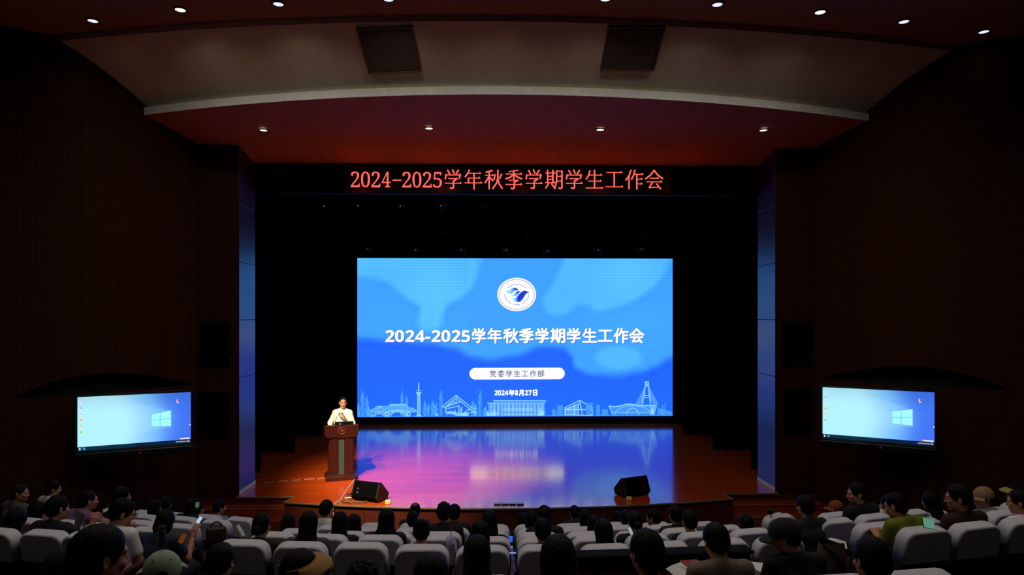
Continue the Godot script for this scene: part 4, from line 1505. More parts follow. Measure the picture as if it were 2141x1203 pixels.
	cv.poly(low, func(_x, _y): return md, 0.55)
	cv.oval(p2.call(1590, 560), Vector2(80, 85) * k, 1.2, hi, PI, TAU)
	cv.oval(p2.call(1590, 570), Vector2(240, 130) * k, 1.0, hi, PI, TAU, 0.7)
	cv.line([p2.call(1310, 528), p2.call(1860, 530)], 1.2, hi, 0.8)
	cv.line([p2.call(1325, 560), p2.call(1280, 455)], 1.3, hi)
	cv.line([p2.call(1870, 560), p2.call(1905, 455)], 1.3, hi)
	for s in [-1.0, 1.0]:
		cv.line([p2.call(1779 + s * 20, 180), p2.call(1779 + s * 60, 560 if s > 0 else 440)], 3.2, md, 0.95)
		cv.line([p2.call(1779 + s * 24, 175), p2.call(1779 + s * 68, 560 if s > 0 else 440)], 1.0, hi)
		for i in 7: cv.seg(p2.call(1779 + s * 22, 190 + i * 20), p2.call(1779 + s * (150 - i * 8), 420 + i * 5), 0.7, hi, 0.55)
	cv.line([p2.call(1755, 125), p2.call(1805, 125), p2.call(1800, 180), p2.call(1758, 180), p2.call(1755, 125)], 1.2, hi)
	cv.oval(p2.call(1779, 148), Vector2(14, 22) * k, 1.5, hi)
	cv.line([p2.call(1750, 308), p2.call(1815, 308)], 1.5, hi)
	cv.line([p2.call(1745, 335), p2.call(1820, 335)], 1.2, hi)
	cv.poly(PackedVector2Array([p2.call(1915, 560), p2.call(1925, 470), p2.call(2120, 525), p2.call(2120, 560)]), func(_x, _y): return md, 0.6)
	for i in 40: cv.seg(p2.call(1850 + r.randf_range(-20, 30), r.randf_range(450, 565)), p2.call(1850 + r.randf_range(-20, 30), r.randf_range(450, 565)), 0.8, hi, 0.5)
	cv.rect(0, p1.call(0, 572).y, 1320, p1.call(0, 584).y, md, 0.5)

func led_sign() -> void:
	var d := 14.76
	var a := at_depth(540, 405, d)
	var b := at_depth(1583, 347, d)
	var w := XC + 5.46 - (XC - 5.46)
	var y0 := EYE + (662 - 406) / F * d
	var y1 := EYE + 3.36
	var t := thing("led_sign", "long black LED sign with red lettering above the stage opening", "sign", Vector3(XC, y0, -d))
	var mb := Mb.new()
	mb.box(Vector3(0, (y1 - y0) / 2, -0.09), Vector3(w, y1 - y0, 0.16), 0.01)
	obj("case", mb.mesh(), M.sign_black, t)
	var p0 := at_depth(722, 403, d)
	var p1 := at_depth(1400, 350, d)
	var cv := Canvas.new(1356, 106)
	var red := Color(1.8, 0.20, 0.16)
	var x := 733.0
	for ch in "2024-2025":
		if ch == "-": cv.rect((x + 1.5 - 722) * 2, (377.4 - 350) * 2, (x + 20 - 722) * 2, (379.4 - 350) * 2, red)
		else: cv.text(ch, "Droid Serif", 400, (Vector2(x + 0.5, 362.2) - Vector2(722, 350)) * 2, (Vector2(x + 18.5, 392.3) - Vector2(722, 350)) * 2, red)
		x += 21.3
	var s := "学年秋季学期学生工作会"
	for i in s.length():
		var at := (Vector2(925.5 + 42.2 * i, 356.5 - 0.18 * i) - Vector2(722, 350)) * 2
		cv.glyph(GLYPH[s[i]], at, Vector2(79, 79), 1.5, 2.7, red)
		for st in GLYPH[s[i]].split(";"):                 # the small wedge at the end of a level stroke
			var pts: PackedStringArray = st.split(" ")
			if pts.size() != 2: continue
			var u := pts[0].split(",")
			var v := pts[1].split(",")
			if absf(u[1].to_float() - v[1].to_float()) < 3.0 and v[0].to_float() - u[0].to_float() > 25.0:
				var e := at + Vector2(v[0].to_float(), v[1].to_float()) / 100.0 * 79.0
				cv.poly(PackedVector2Array([e + Vector2(3, 2), e + Vector2(-9, 1), e + Vector2(-2, -6)]), func(_x, _y): return red)
	for y in 106:                                          # rows and columns of diodes
		for xx in 1356:
			if y % 3 == 2 or xx % 3 == 2:
				var c := cv.im.get_pixel(xx, y)
				if c.r > 0.0: cv.im.set_pixel(xx, y, c * 0.72)
	mb = Mb.new()
	var o := Vector3(XC, y0, -d)
	mb.quad(Vector3(p0.x, p0.y, -d) - o, Vector3(p1.x, p0.y, -d) - o, Vector3(p1.x, p1.y, -d) - o, Vector3(p0.x, p1.y, -d) - o)
	var f := obj("display", mb.mesh(), screen_material(cv.im), t)
	f.position.z = 0.004
	for k in 5:
		var l := OmniLight3D.new()
		l.name = "sign_light"
		l.light_color = Color(1.0, 0.16, 0.08)
		l.light_energy = SIGN
		l.light_size = 0.12
		l.omni_range = 15.0
		l.omni_attenuation = 2.0
		l.shadow_enabled = true
		t.add_child(l, true)
		l.position = Vector3(-3.2 + 1.75 * k, 0.1, 0.55)

const SIGN := 0.03

func screen_light(parent: Node3D, at: Vector3, size: Vector2, c: Color, e: float) -> void:      # faces the hall, +z of its parent
	var l := AreaLight3D.new()
	l.name = "screen_light"
	l.area_size = size
	l.light_color = c
	l.light_energy = e
	l.area_range = 40.0
	l.shadow_enabled = true
	parent.add_child(l)
	l.position = at
	l.rotation.y = PI

func side_displays() -> void:
	var cv := Canvas.new(620, 350)
	for y in 350:
		for x in 620:
			var u := x / 620.0
			var v := y / 350.0
			var p := Vector2(u, v)
			var t := 1.0 - smoothstep(0.24, 1.05, u + 0.22 * maxf(0.0, 0.45 - v) + 0.10 * maxf(0.0, v - 0.55))
			var c := Vector3(66, 118, 240).lerp(Vector3(120, 190, 250), smoothstep(0.0, 0.45, t)).lerp(Vector3(180, 240, 252), smoothstep(0.3, 0.95, t))
			c *= 0.93 + 0.07 * smoothstep(0.0, 0.35, v)
			# the light cone behind the window sign
			var top := lerpf(0.06, 0.345, clampf((u - 0.33) / 0.49, 0, 1))
			var bot := lerpf(0.80, 0.66, clampf((u - 0.33) / 0.49, 0, 1))
			if u < 0.82 and v > top and v < bot: c = c.lerp(Vector3(190, 240, 255), 0.16)
			cv.im.set_pixel(x, y, lin(c.x, c.y, c.z, 1.1))
	var pane := lin(165, 236, 255, 1.6)
	var q := [Vector2(0.640, 0.40), Vector2(0.815, 0.335), Vector2(0.815, 0.645), Vector2(0.640, 0.625)]
	var dim := Vector2(620, 350)
	cv.poly(PackedVector2Array([q[0] * dim, q[1] * dim, q[2] * dim, q[3] * dim]), func(_x, _y): return pane)
	var bar := lin(96, 170, 225)
	cv.seg(Vector2(0.717, 0.37) * dim, Vector2(0.717, 0.64) * dim, 1.3, bar)
	cv.seg(Vector2(0.640, 0.513) * dim, Vector2(0.815, 0.49) * dim, 1.3, bar)
	for i in 6:
		var y := 0.055 + i * 0.115
		var col = [lin(205, 215, 240), lin(190, 210, 235), lin(225, 215, 235), lin(235, 195, 90), lin(235, 215, 160), lin(150, 230, 120)][i]
		cv.rect(0.018 * 620, y * 350, 0.038 * 620, (y + 0.045) * 350, col)
		cv.rect(0.016 * 620, (y + 0.056) * 350, 0.042 * 620, (y + 0.068) * 350, lin(235, 245, 255))
	cv.rect(0.028 * 620, 0.20 * 350, 0.036 * 620, 0.215 * 350, lin(40, 90, 60))
	cv.rect(0.868 * 620, 0.135 * 350, 0.889 * 620, 0.185 * 350, lin(235, 225, 245))
	cv.rect(0.876 * 620, 0.140 * 350, 0.890 * 620, 0.175 * 350, lin(190, 40, 90))
	cv.rect(0.868 * 620, 0.195 * 350, 0.889 * 620, 0.205 * 350, lin(240, 240, 255))
	cv.rect(0, 0.925 * 350, 620, 350, lin(10, 44, 66))
	cv.rect(0.5 * 620, 0.925 * 350, 620, 350, lin(8, 22, 60), 0.6)
	cv.rect(0.012 * 620, 0.945 * 350, 0.026 * 620, 0.978 * 350, lin(235, 245, 255))
	cv.oval(Vector2(0.055, 0.961) * dim, Vector2(5, 5), 2.2, lin(60, 170, 220))
	cv.rect(0.895 * 620, 0.893 * 350, 0.992 * 620, 0.918 * 350, lin(240, 238, 250))
	cv.rect(0.895 * 620, 0.893 * 350, 0.905 * 620, 0.918 * 350, lin(225, 120, 140))
	for i in 7: cv.rect((0.862 + 0.014 * i) * 620, 0.95 * 350, (0.870 + 0.014 * i) * 620, 0.972 * 350, lin(200, 205, 225))
	cv.rect(0.966 * 620, 0.94 * 350, 0.985 * 620, 0.95 * 350, lin(220, 220, 235))
	cv.rect(0.960 * 620, 0.965 * 350, 0.992 * 620, 0.973 * 350, lin(220, 220, 235))
	cv.oval(Vector2(0.995, 0.64) * dim, Vector2(2, 3), 2.0, lin(220, 235, 255))
	M.tv = screen_material(cv.im)
	# corners of the cases in the picture: x, top, bottom, distance along the lens axis for the left and right edge
	for q2 in [[156, 830, 966, 11.25, 404, 812, 943, 12.05, "left"], [1715, 806, 931, 12.5, 1959.5, 815.6, 956, 11.6, "right"]]:
		var tl := at_cam(q2[0], q2[1], q2[3])
		var bl := at_cam(q2[0], q2[2], q2[3])
		var tr := at_cam(q2[4], q2[5], q2[7])
		var br := at_cam(q2[4], q2[6], q2[7])
		var o := (bl + br) / 2
		var ux := (tr + br - tl - bl)
		ux.y = 0
		var w := ux.length() / 2
		ux = ux.normalized()
		var h := ((tl + tr) / 2 - o).y
		var roll := (tr.y - tl.y + br.y - bl.y) / 2 / w
		var t := thing("wall_display", "wide wall display with a light blue desktop, on the %s wall" % q2[8], "display", o, 0.0, "side wall displays")
		t.basis = Basis(ux, Vector3.UP, ux.cross(Vector3.UP))
		var mb := Mb.new()
		var tray := h * 0.105
		mb.box(Vector3(0, tray + (h - tray) / 2, -0.04), Vector3(w, h - tray, 0.07), 0.012)
		obj("case", mb.mesh(), M.plastic, t)
		mb = Mb.new()
		var hh := h - tray
		for s in [-1.0, 1.0]:
			mb.box(Vector3(s * (w / 2 - 0.013), tray + hh / 2, 0.0), Vector3(0.026, hh, 0.03), 0.005)
		mb.box(Vector3(0, h - 0.013, 0.0), Vector3(w - 0.05, 0.026, 0.03), 0.005)
		mb.box(Vector3(0, tray + 0.013, 0.0), Vector3(w - 0.05, 0.026, 0.03), 0.005)
		obj("bezel", mb.mesh(), M.bezel, t)
		mb = Mb.new()
		mb.quad(Vector3(-w / 2 + 0.04, tray + 0.04, -0.002), Vector3(w / 2 - 0.04, tray + 0.04, -0.002), Vector3(w / 2 - 0.04, h - 0.04, -0.002), Vector3(-w / 2 + 0.04, h - 0.04, -0.002))
		obj("screen", mb.mesh(), M.tv, t)
		screen_light(t, Vector3(0, tray + hh / 2, 0.02), Vector2(w - 0.1, hh - 0.1), Color(0.5, 0.75, 1.0), 0.02)
		mb = Mb.new()
		mb.box(Vector3(0, tray / 2, 0.01), Vector3(w * 1.01, tray, 0.06), 0.012)
		mb.box(Vector3(w * 0.47, tray * 0.5, 0.042), Vector3(0.07, 0.02, 0.004), 0.001)
		var tb := obj("control_strip", mb.mesh(), M.bezel, t)
		mb = Mb.new()
		mb.box(Vector3(0.06, tray * 0.55, 0.043), Vector3(0.014, 0.014, 0.006), 0.002)
		obj("power_light", mb.mesh(), M.red_led, tb)
		mb = Mb.new()
		for s in [-0.3, 0.3]:
			mb.box(Vector3(s * w, h * 0.55, -0.38), Vector3(0.07, 0.5, 0.66), 0.01)
		mb.box(Vector3(0, h * 0.55, -0.7), Vector3(w * 0.75, 0.12, 0.05), 0.01)
		obj("wall_bracket", mb.mesh(), M.plastic, t)

# ------------------------------------------------------------------ seats
func round_loft(hw: float, y0: float, y1: float, rad: float, zs: Array, lean: Basis, pivot: Vector3, flare := 0.0) -> ArrayMesh:
	# a cushion-like block: rounded-top outline in x, y carried along z; zs = [z, inset]
	var b := Mb.new()
	var out := []
	var nrm := []
	for side in 2:
		for i in 9:
			var w := lerpf(0.0, PI / 2, i / 8.0)
			if side == 0: out.append([hw - rad + rad * cos(w), y1 - rad + rad * sin(w)])
			else: out.append([-hw + rad - rad * sin(w), y1 - rad + rad * cos(w)])
	out.push_front([hw + flare, y0])
	out.append([-hw - flare, y0])
	var n := out.size()
	var rings := []
	for zi in zs:
		var s := b.v.size()
		for q in out:
			var k: float = zi[1]
			var x: float = q[0]
			var y: float = q[1]
			x = signf(x) * maxf(absf(x) - k, 0.0)
			if y > y0: y = maxf(y - k, y0)
			b.v.append(pivot + lean * (Vector3(x, y, zi[0]) - pivot))
			b.n.append(Vector3.ZERO)
			b.t.append(Vector2.ZERO)
			b.c.append(Color.WHITE)
		rings.append(s)
	for r in rings.size() - 1:
		for i in n:
			var j := (i + 1) % n
			var a: int = rings[r] + i
			var e: int = rings[r] + j
			var f: int = rings[r + 1] + j
			var g: int = rings[r + 1] + i
			b.ix.append_array([a, e, f, a, f, g])
	for i in range(1, n - 1):
		var s0: int = rings[0]
		var s1: int = rings[rings.size() - 1]
		b.ix.append_array([s0, s0 + i + 1, s0 + i])
		b.ix.append_array([s1, s1 + i, s1 + i + 1])
	# outward smooth normals
	var c := Vector3.ZERO
	for p in b.v: c += p
	c /= b.v.size()
	for i in range(0, b.ix.size(), 3):
		var p0 := b.v[b.ix[i]]
		var p1 := b.v[b.ix[i + 1]]
		var p2 := b.v[b.ix[i + 2]]
		var nn := (p2 - p0).cross(p1 - p0)
		if nn.dot((p0 + p1 + p2) / 3.0 - c) < 0.0:
			var t := b.ix[i + 1]
			b.ix[i + 1] = b.ix[i + 2]
			b.ix[i + 2] = t
			nn = -nn
		for k in 3: b.n[b.ix[i + k]] += nn
	for i in b.n.size(): b.n[i] = b.n[i].normalized()
	return b.mesh()

func make_seat(arms: bool) -> Node3D:
	var t := Node3D.new()
	t.name = "theatre_seat"
	var pv := Vector3(0, 0.45, 0.16)
	var lean := Basis(Vector3.RIGHT, 0.16)
	var zs := [[0.105, 0.05], [0.112, 0.025], [0.128, 0.008], [0.15, 0.0], [0.232, 0.0], [0.246, 0.002], [0.254, 0.007], [0.2585, 0.014], [0.2595, 0.019]]
	obj("headrest_cover", round_loft(0.238, 0.735, 1.012, 0.10, zs, lean, pv, 0.008), M.slip, t)
	zs = [[0.12, 0.03], [0.135, 0.0], [0.225, 0.0], [0.24, 0.03]]
	obj("backrest", round_loft(0.225, 0.36, 0.98, 0.09, zs, lean, pv), M.seat_cloth, t)
	var b := Mb.new()
	b.box(Vector3(0, 0.41, -0.08), Vector3(0.46, 0.12, 0.48), 0.04)
	obj("cushion", b.mesh(), M.seat_cloth, t)
	b = Mb.new()
	b.box(Vector3(0, 0.17, 0.05), Vector3(0.12, 0.34, 0.20), 0.01)
	b.box(Vector3(0, 0.015, 0.05), Vector3(0.26, 0.03, 0.30), 0.008)
	obj("pedestal", b.mesh(), M.seat_shell, t)
	if arms:
		for s in [-1.0, 1.0]:
			b = Mb.new()
			b.box(Vector3(s * 0.262, 0.605, -0.05), Vector3(0.05, 0.035, 0.36), 0.012)
			obj("armrest", b.mesh(), M.mahogany, t)
			b = Mb.new()
			b.box(Vector3(s * 0.262, 0.44, 0.03), Vector3(0.028, 0.30, 0.24), 0.01)
			obj("arm_panel", b.mesh(), M.seat_shell, t)
	return t

const ORDER := ["first", "second", "third", "fourth", "fifth", "sixth"]
# picture column of the middle of each headrest cover and row of its top edge; blocks: L left, C left centre, D right centre, R right
const SEATS := {
	"L": {5: [[508, 1081], [442, 1076], [378, 1072], [312, 1067.5]], 4: [[458, 1086], [392, 1080], [312, 1075.5]], 3: [[389, 1095], [304, 1087.7]], 2: [[319, 1101.4], [222, 1093.6], [143, 1086]], 1: [[66, 1082]], 0: [[196, 1112], [108, 1107], [8, 1103]]},
	"C": {4: [[1030, 1096.5], [950, 1097], [870, 1093.3], [790, 1093], [712, 1091]], 3: [[1026, 1102], [944, 1103], [866, 1102.6], [785, 1102], [704, 1098]], 2: [[1021, 1110.5], [923, 1111], [824, 1111], [726, 1109.5], [630, 1105]], 1: [[1019, 1121], [907, 1118], [797, 1117.5], [685, 1116], [576, 1111]], 0: [[1009, 1139], [884, 1137], [759, 1132.5], [635, 1131.5], [516, 1127]]},
	"D": {4: [[1110, 1096], [1192, 1094], [1270, 1092], [1366, 1092], [1460, 1091]], 3: [[1117, 1104], [1206, 1101], [1290, 1098], [1383, 1096]], 2: [[1123, 1112], [1222, 1110.5], [1324, 1109], [1417, 1103], [1507, 1098]], 1: [[1130, 1122], [1240, 1119], [1350, 1116], [1456, 1111], [1563, 1104.6]], 0: [[1137, 1137], [1263, 1136], [1384, 1131], [1506, 1125], [1619, 1120]]},
	"R": {3: [[1622, 1075]], 2: [[1736, 1071], [1813, 1064]], 1: [[1738, 1083], [1818, 1074], [1895, 1066], [2110, 1049]], 0: [[1820, 1092], [1915, 1083], [1998, 1076], [2085, 1066]], -1: [[1918, 1099.6], [2022, 1091], [2122, 1080.7]], -2: [[1735, 1200], [1908, 1189]]},
}
const BLOCK := {"L": "left block", "C": "left centre block", "D": "right centre block", "R": "right block"}

func seating() -> void:
	var proto := make_seat(true)
	for bl in SEATS:
		var rows = SEATS[bl]
		var ks: Array = rows.keys()
		for ki in ks.size():
			var k: int = ks[ki]
			var col := 0
			for q in rows[k]:
				var p := on_level(q[0], q[1], row_top(k))
				var turn := -atan2(-0.3 - p.x, 21.0 + p.z)
				var o: Node3D = proto.duplicate()
				o.name = numbered("theatre_seat")
				add_child(o)
				o.rotation.y = turn * 0.85
				o.position = Vector3(p.x, row_floor(k), p.z) - o.basis * Vector3(0, 0, 0.20)
				var row_word: String = ORDER[ki] if bl != "R" or ki < 6 else "last"
				tag(o, "white-covered seat, %s, %s row from the stage, %s from the aisle" % [BLOCK[bl], row_word, ORDER[col]], "seat", "white-covered theatre seats")
				seats.append({"px": q[0], "k": k, "p": o.position, "turn": o.rotation.y})
				col += 1
	proto.free()
	# desk with a raised back ledge behind the last row of the right centre block
	var a := on_level(1207, 1163, 1.70)
	var e := on_level(1562, 1151, 1.70)
	var d := e - a
	var t := thing("desk", "long dark mahogany desk behind the last row of the right centre block", "desk", Vector3((a.x + e.x) / 2, row_floor(-1), (a.z + e.z) / 2), -atan2(d.z, d.x))
	var w := d.length()
	var top := 1.70 - row_floor(-1)
	var b := Mb.new()
	b.box(Vector3(0, top / 2, -0.02), Vector3(w, top, 0.04), 0.006)
	obj("front_panel", b.mesh(), M.mahogany, t)
	b = Mb.new()
	b.box(Vector3(0, top + 0.012, 0.02), Vector3(w + 0.04, 0.03, 0.16), 0.01)
	b.box(Vector3(0, top - 0.06, 0.045), Vector3(w, 0.11, 0.02), 0.006)
	obj("ledge", b.mesh(), M.desk_dark, t)
	b = Mb.new()
	b.box(Vector3(0, top - 0.14, 0.32), Vector3(w + 0.02, 0.04, 0.56), 0.01)
	obj("desktop", b.mesh(), M.mahogany, t)
	for s in [-1.0, 0.0, 1.0]:
		b = Mb.new()
		b.box(Vector3(s * (w / 2 - 0.03), (top - 0.16) / 2, 0.24), Vector3(0.04, top - 0.16, 0.42), 0.006)
		obj("leg_panel", b.mesh(), M.mahogany, t)
	b = Mb.new()
	for k in 3: b.box(Vector3(-w * 0.03 + 0.06 * k, top - 0.035 + 0.0 * k, 0.06), Vector3(0.035, 0.018, 0.012), 0.003)
	obj("socket", b.mesh(), M.steel, t)

# ------------------------------------------------------------------ people
func head_arrays() -> Array:
	if cache.has("head"): return cache.head
	var s := Sdf.new(Vector3(-0.105, -0.19, -0.14), Vector3(0.105, 0.135, 0.125), 0.0048)
	s.ell(Vector3(0, 0.03, 0.012), Vector3(0.075, 0.088, 0.095), 0.02)
	s.ell(Vector3(0, -0.035, -0.030), Vector3(0.060, 0.085, 0.064), 0.03)
	s.ell(Vector3(0, -0.060, -0.020), Vector3(0.056, 0.05, 0.058), 0.02)
	s.cap(Vector3(0, -0.105, -0.066), Vector3(0, -0.103, -0.060), 0.020, 0.022, 0.02)
	s.cap(Vector3(0, -0.06, 0.02), Vector3(0, -0.185, 0.035), 0.050, 0.056, 0.03)
	s.cap(Vector3(0, 0.004, -0.092), Vector3(0, -0.034, -0.108), 0.008, 0.012, 0.012)
	s.cap(Vector3(-0.012, -0.038, -0.098), Vector3(0.012, -0.038, -0.098), 0.009, 0.009, 0.008)
	for e in [-1.0, 1.0]:
		s.cap(Vector3(e * 0.012, 0.024, -0.088), Vector3(e * 0.045, 0.022, -0.074), 0.010, 0.010, 0.014)
		s.ell(Vector3(e * 0.031, 0.002, -0.101), Vector3(0.017, 0.010, 0.014), 0.010, 1)
		s.ell(Vector3(e * 0.031, 0.001, -0.082), Vector3(0.013, 0.011, 0.011), 0.004)
		s.ell(Vector3(e * 0.042, -0.03, -0.070), Vector3(0.020, 0.018, 0.018), 0.02)
		s.ell(Vector3(e * 0.079, -0.008, 0.014), Vector3(0.010, 0.032, 0.019), 0.008)
		s.ell(Vector3(e * 0.088, -0.006, 0.008), Vector3(0.006, 0.018, 0.009), 0.006, 1)
	s.cap(Vector3(-0.018, -0.068, -0.089), Vector3(0.018, -0.068, -0.089), 0.007, 0.007, 0.008)
	s.cap(Vector3(-0.016, -0.078, -0.087), Vector3(0.016, -0.078, -0.087), 0.007, 0.007, 0.006)
	s.cap(Vector3(-0.022, -0.0735, -0.101), Vector3(0.022, -0.0735, -0.101), 0.003, 0.003, 0.004, 1)
	cache.head = s.arrays()
	return cache.head

func hair_mesh(kind: String) -> ArrayMesh:
	if cache.has("hair_" + kind): return cache["hair_" + kind]
	var deep := -0.20
	if kind in ["long", "long_side", "wavy"]: deep = -0.50
	elif kind == "tail": deep = -0.30
	var s := Sdf.new(Vector3(-0.16, deep, -0.135), Vector3(0.16, 0.185, 0.20), 0.0062 if deep > -0.4 else 0.0075)
	var nz := FastNoiseLite.new()
	nz.seed = 4
	nz.frequency = 28.0
	var thick := 0.012
	if kind in ["buzz", "bald", "crop"]: thick = 0.005
	if kind in ["bob", "long", "wavy", "long_side"]: thick = 0.017
	s.ell(Vector3(0, 0.036, 0.016), Vector3(0.077 + thick, 0.088 + thick, 0.096 + thick), 0.015)
	match kind:
		"short", "buzz", "bald", "tousled", "crop":
			s.ell(Vector3(0, -0.01, 0.055), Vector3(0.070 + thick, 0.078, 0.058 + thick), 0.02)
		"bob":
			s.ell(Vector3(0, -0.055, 0.03), Vector3(0.105, 0.105, 0.085), 0.03)
		"long":
			s.cap(Vector3(0, -0.02, 0.03), Vector3(0, -0.20, 0.055), 0.092, 0.100, 0.03)
			s.cap(Vector3(-0.05, -0.18, 0.075), Vector3(-0.055, -0.40, 0.085), 0.07, 0.055, 0.04)
			s.cap(Vector3(0.05, -0.18, 0.075), Vector3(0.055, -0.40, 0.085), 0.07, 0.055, 0.04)
		"wavy":
			s.cap(Vector3(0, -0.02, 0.02), Vector3(0, -0.20, 0.05), 0.095, 0.115, 0.03)
			s.cap(Vector3(-0.06, -0.18, 0.06), Vector3(-0.085, -0.38, 0.06), 0.08, 0.06, 0.04)
			s.cap(Vector3(0.06, -0.18, 0.06), Vector3(0.085, -0.36, 0.06), 0.08, 0.06, 0.04)
		"long_side":
			s.cap(Vector3(0, -0.02, 0.03), Vector3(0.02, -0.18, 0.04), 0.090, 0.085, 0.03)
			s.cap(Vector3(0.04, -0.10, 0.03), Vector3(0.075, -0.36, -0.02), 0.07, 0.045, 0.04)
			s.cap(Vector3(-0.05, -0.10, 0.04), Vector3(-0.06, -0.30, 0.05), 0.06, 0.045, 0.04)
		"bun":
			s.ell(Vector3(0, -0.01, 0.05), Vector3(0.080, 0.07, 0.065), 0.02)
			s.ell(Vector3(0, 0.105, 0.075), Vector3(0.048, 0.044, 0.048), 0.012)
		"low_bun":
			s.ell(Vector3(0, -0.01, 0.05), Vector3(0.080, 0.075, 0.065), 0.02)
			s.ell(Vector3(0, -0.03, 0.125), Vector3(0.055, 0.048, 0.040), 0.015)
		"tail":
			s.ell(Vector3(0, -0.01, 0.05), Vector3(0.080, 0.075, 0.065), 0.02)
			s.cap(Vector3(0, 0.03, 0.115), Vector3(0, -0.05, 0.145), 0.03, 0.034, 0.02)
			s.cap(Vector3(0, -0.05, 0.145), Vector3(0.01, -0.24, 0.12), 0.034, 0.014, 0.02)
	# clear the face, the ears for short hair, and the nape
	if kind in ["long", "wavy", "long_side", "bob"]:
		s.ell(Vector3(0, -0.065, -0.105), Vector3(0.062, 0.125, 0.085), 0.015, 1)
		if kind != "bob": s.ell(Vector3(0, -0.30, -0.09), Vector3(0.10, 0.2, 0.10), 0.02, 1)
	else:
		s.ell(Vector3(0, -0.042 if kind != "crop" else -0.028, -0.10), Vector3(0.074 if kind != "crop" else 0.084, 0.118, 0.090), 0.012, 1)
		s.ell(Vector3(0, -0.135, 0.0), Vector3(0.14, 0.085, 0.085), 0.015, 1)
		for e in [-1.0, 1.0]: s.ell(Vector3(e * 0.098, -0.022, 0.0), Vector3(0.026, 0.045, 0.032), 0.01, 1)
		s.below(-0.085)
	if kind == "bald": s.ell(Vector3(0, 0.135, 0.06), Vector3(0.058, 0.045, 0.068), 0.012, 1)
	s.rough(nz, 0.014 if kind == "tousled" else (0.007 if kind == "wavy" else (0.001 if kind in ["buzz", "crop"] else 0.003)))
	var b := Mb.new()
	b.add(s.arrays(), Transform3D.IDENTITY)
	cache["hair_" + kind] = b.mesh()
	return cache["hair_" + kind]

func hand_arrays() -> Array:                       # a right hand, wrist at the origin, fingers along -z, palm down, thumb on the left
	if cache.has("hand"): return cache.hand
	var s := Sdf.new(Vector3(-0.085, -0.085, -0.20), Vector3(0.065, 0.04, 0.035), 0.0042)
	s.cap(Vector3(0, 0, 0.03), Vector3(0, 0, -0.01), 0.027, 0.027, 0.01)
	for i in 4:
		var x := -0.030 + 0.020 * i
		s.cap(Vector3(x * 0.6, -0.002, -0.015), Vector3(x, -0.002, -0.078), 0.017, 0.013, 0.014)
		var l: float = [0.040, 0.046, 0.043, 0.033][i]
		var k1 := Vector3(x, 0.002, -0.082)
		var k2 := k1 + Vector3(x * 0.15, -0.018, -l)
		var k3 := k2 + Vector3(0, -0.026, -l * 0.35)
		var k4 := k3 + Vector3(0, -0.018, 0.006)
		s.cap(k1, k2, 0.0095, 0.0086, 0.004)
		s.cap(k2, k3, 0.0086, 0.0078, 0.004)
		s.cap(k3, k4, 0.0078, 0.0070, 0.004)
	s.cap(Vector3(-0.018, -0.004, -0.012), Vector3(-0.042, -0.014, -0.042), 0.015, 0.012, 0.012)
	s.cap(Vector3(-0.042, -0.014, -0.042), Vector3(-0.050, -0.026, -0.074), 0.011, 0.0095, 0.005)
	s.cap(Vector3(-0.050, -0.026, -0.074), Vector3(-0.040, -0.036, -0.094), 0.0095, 0.008, 0.005)
	cache.hand = s.arrays()
	return cache.hand

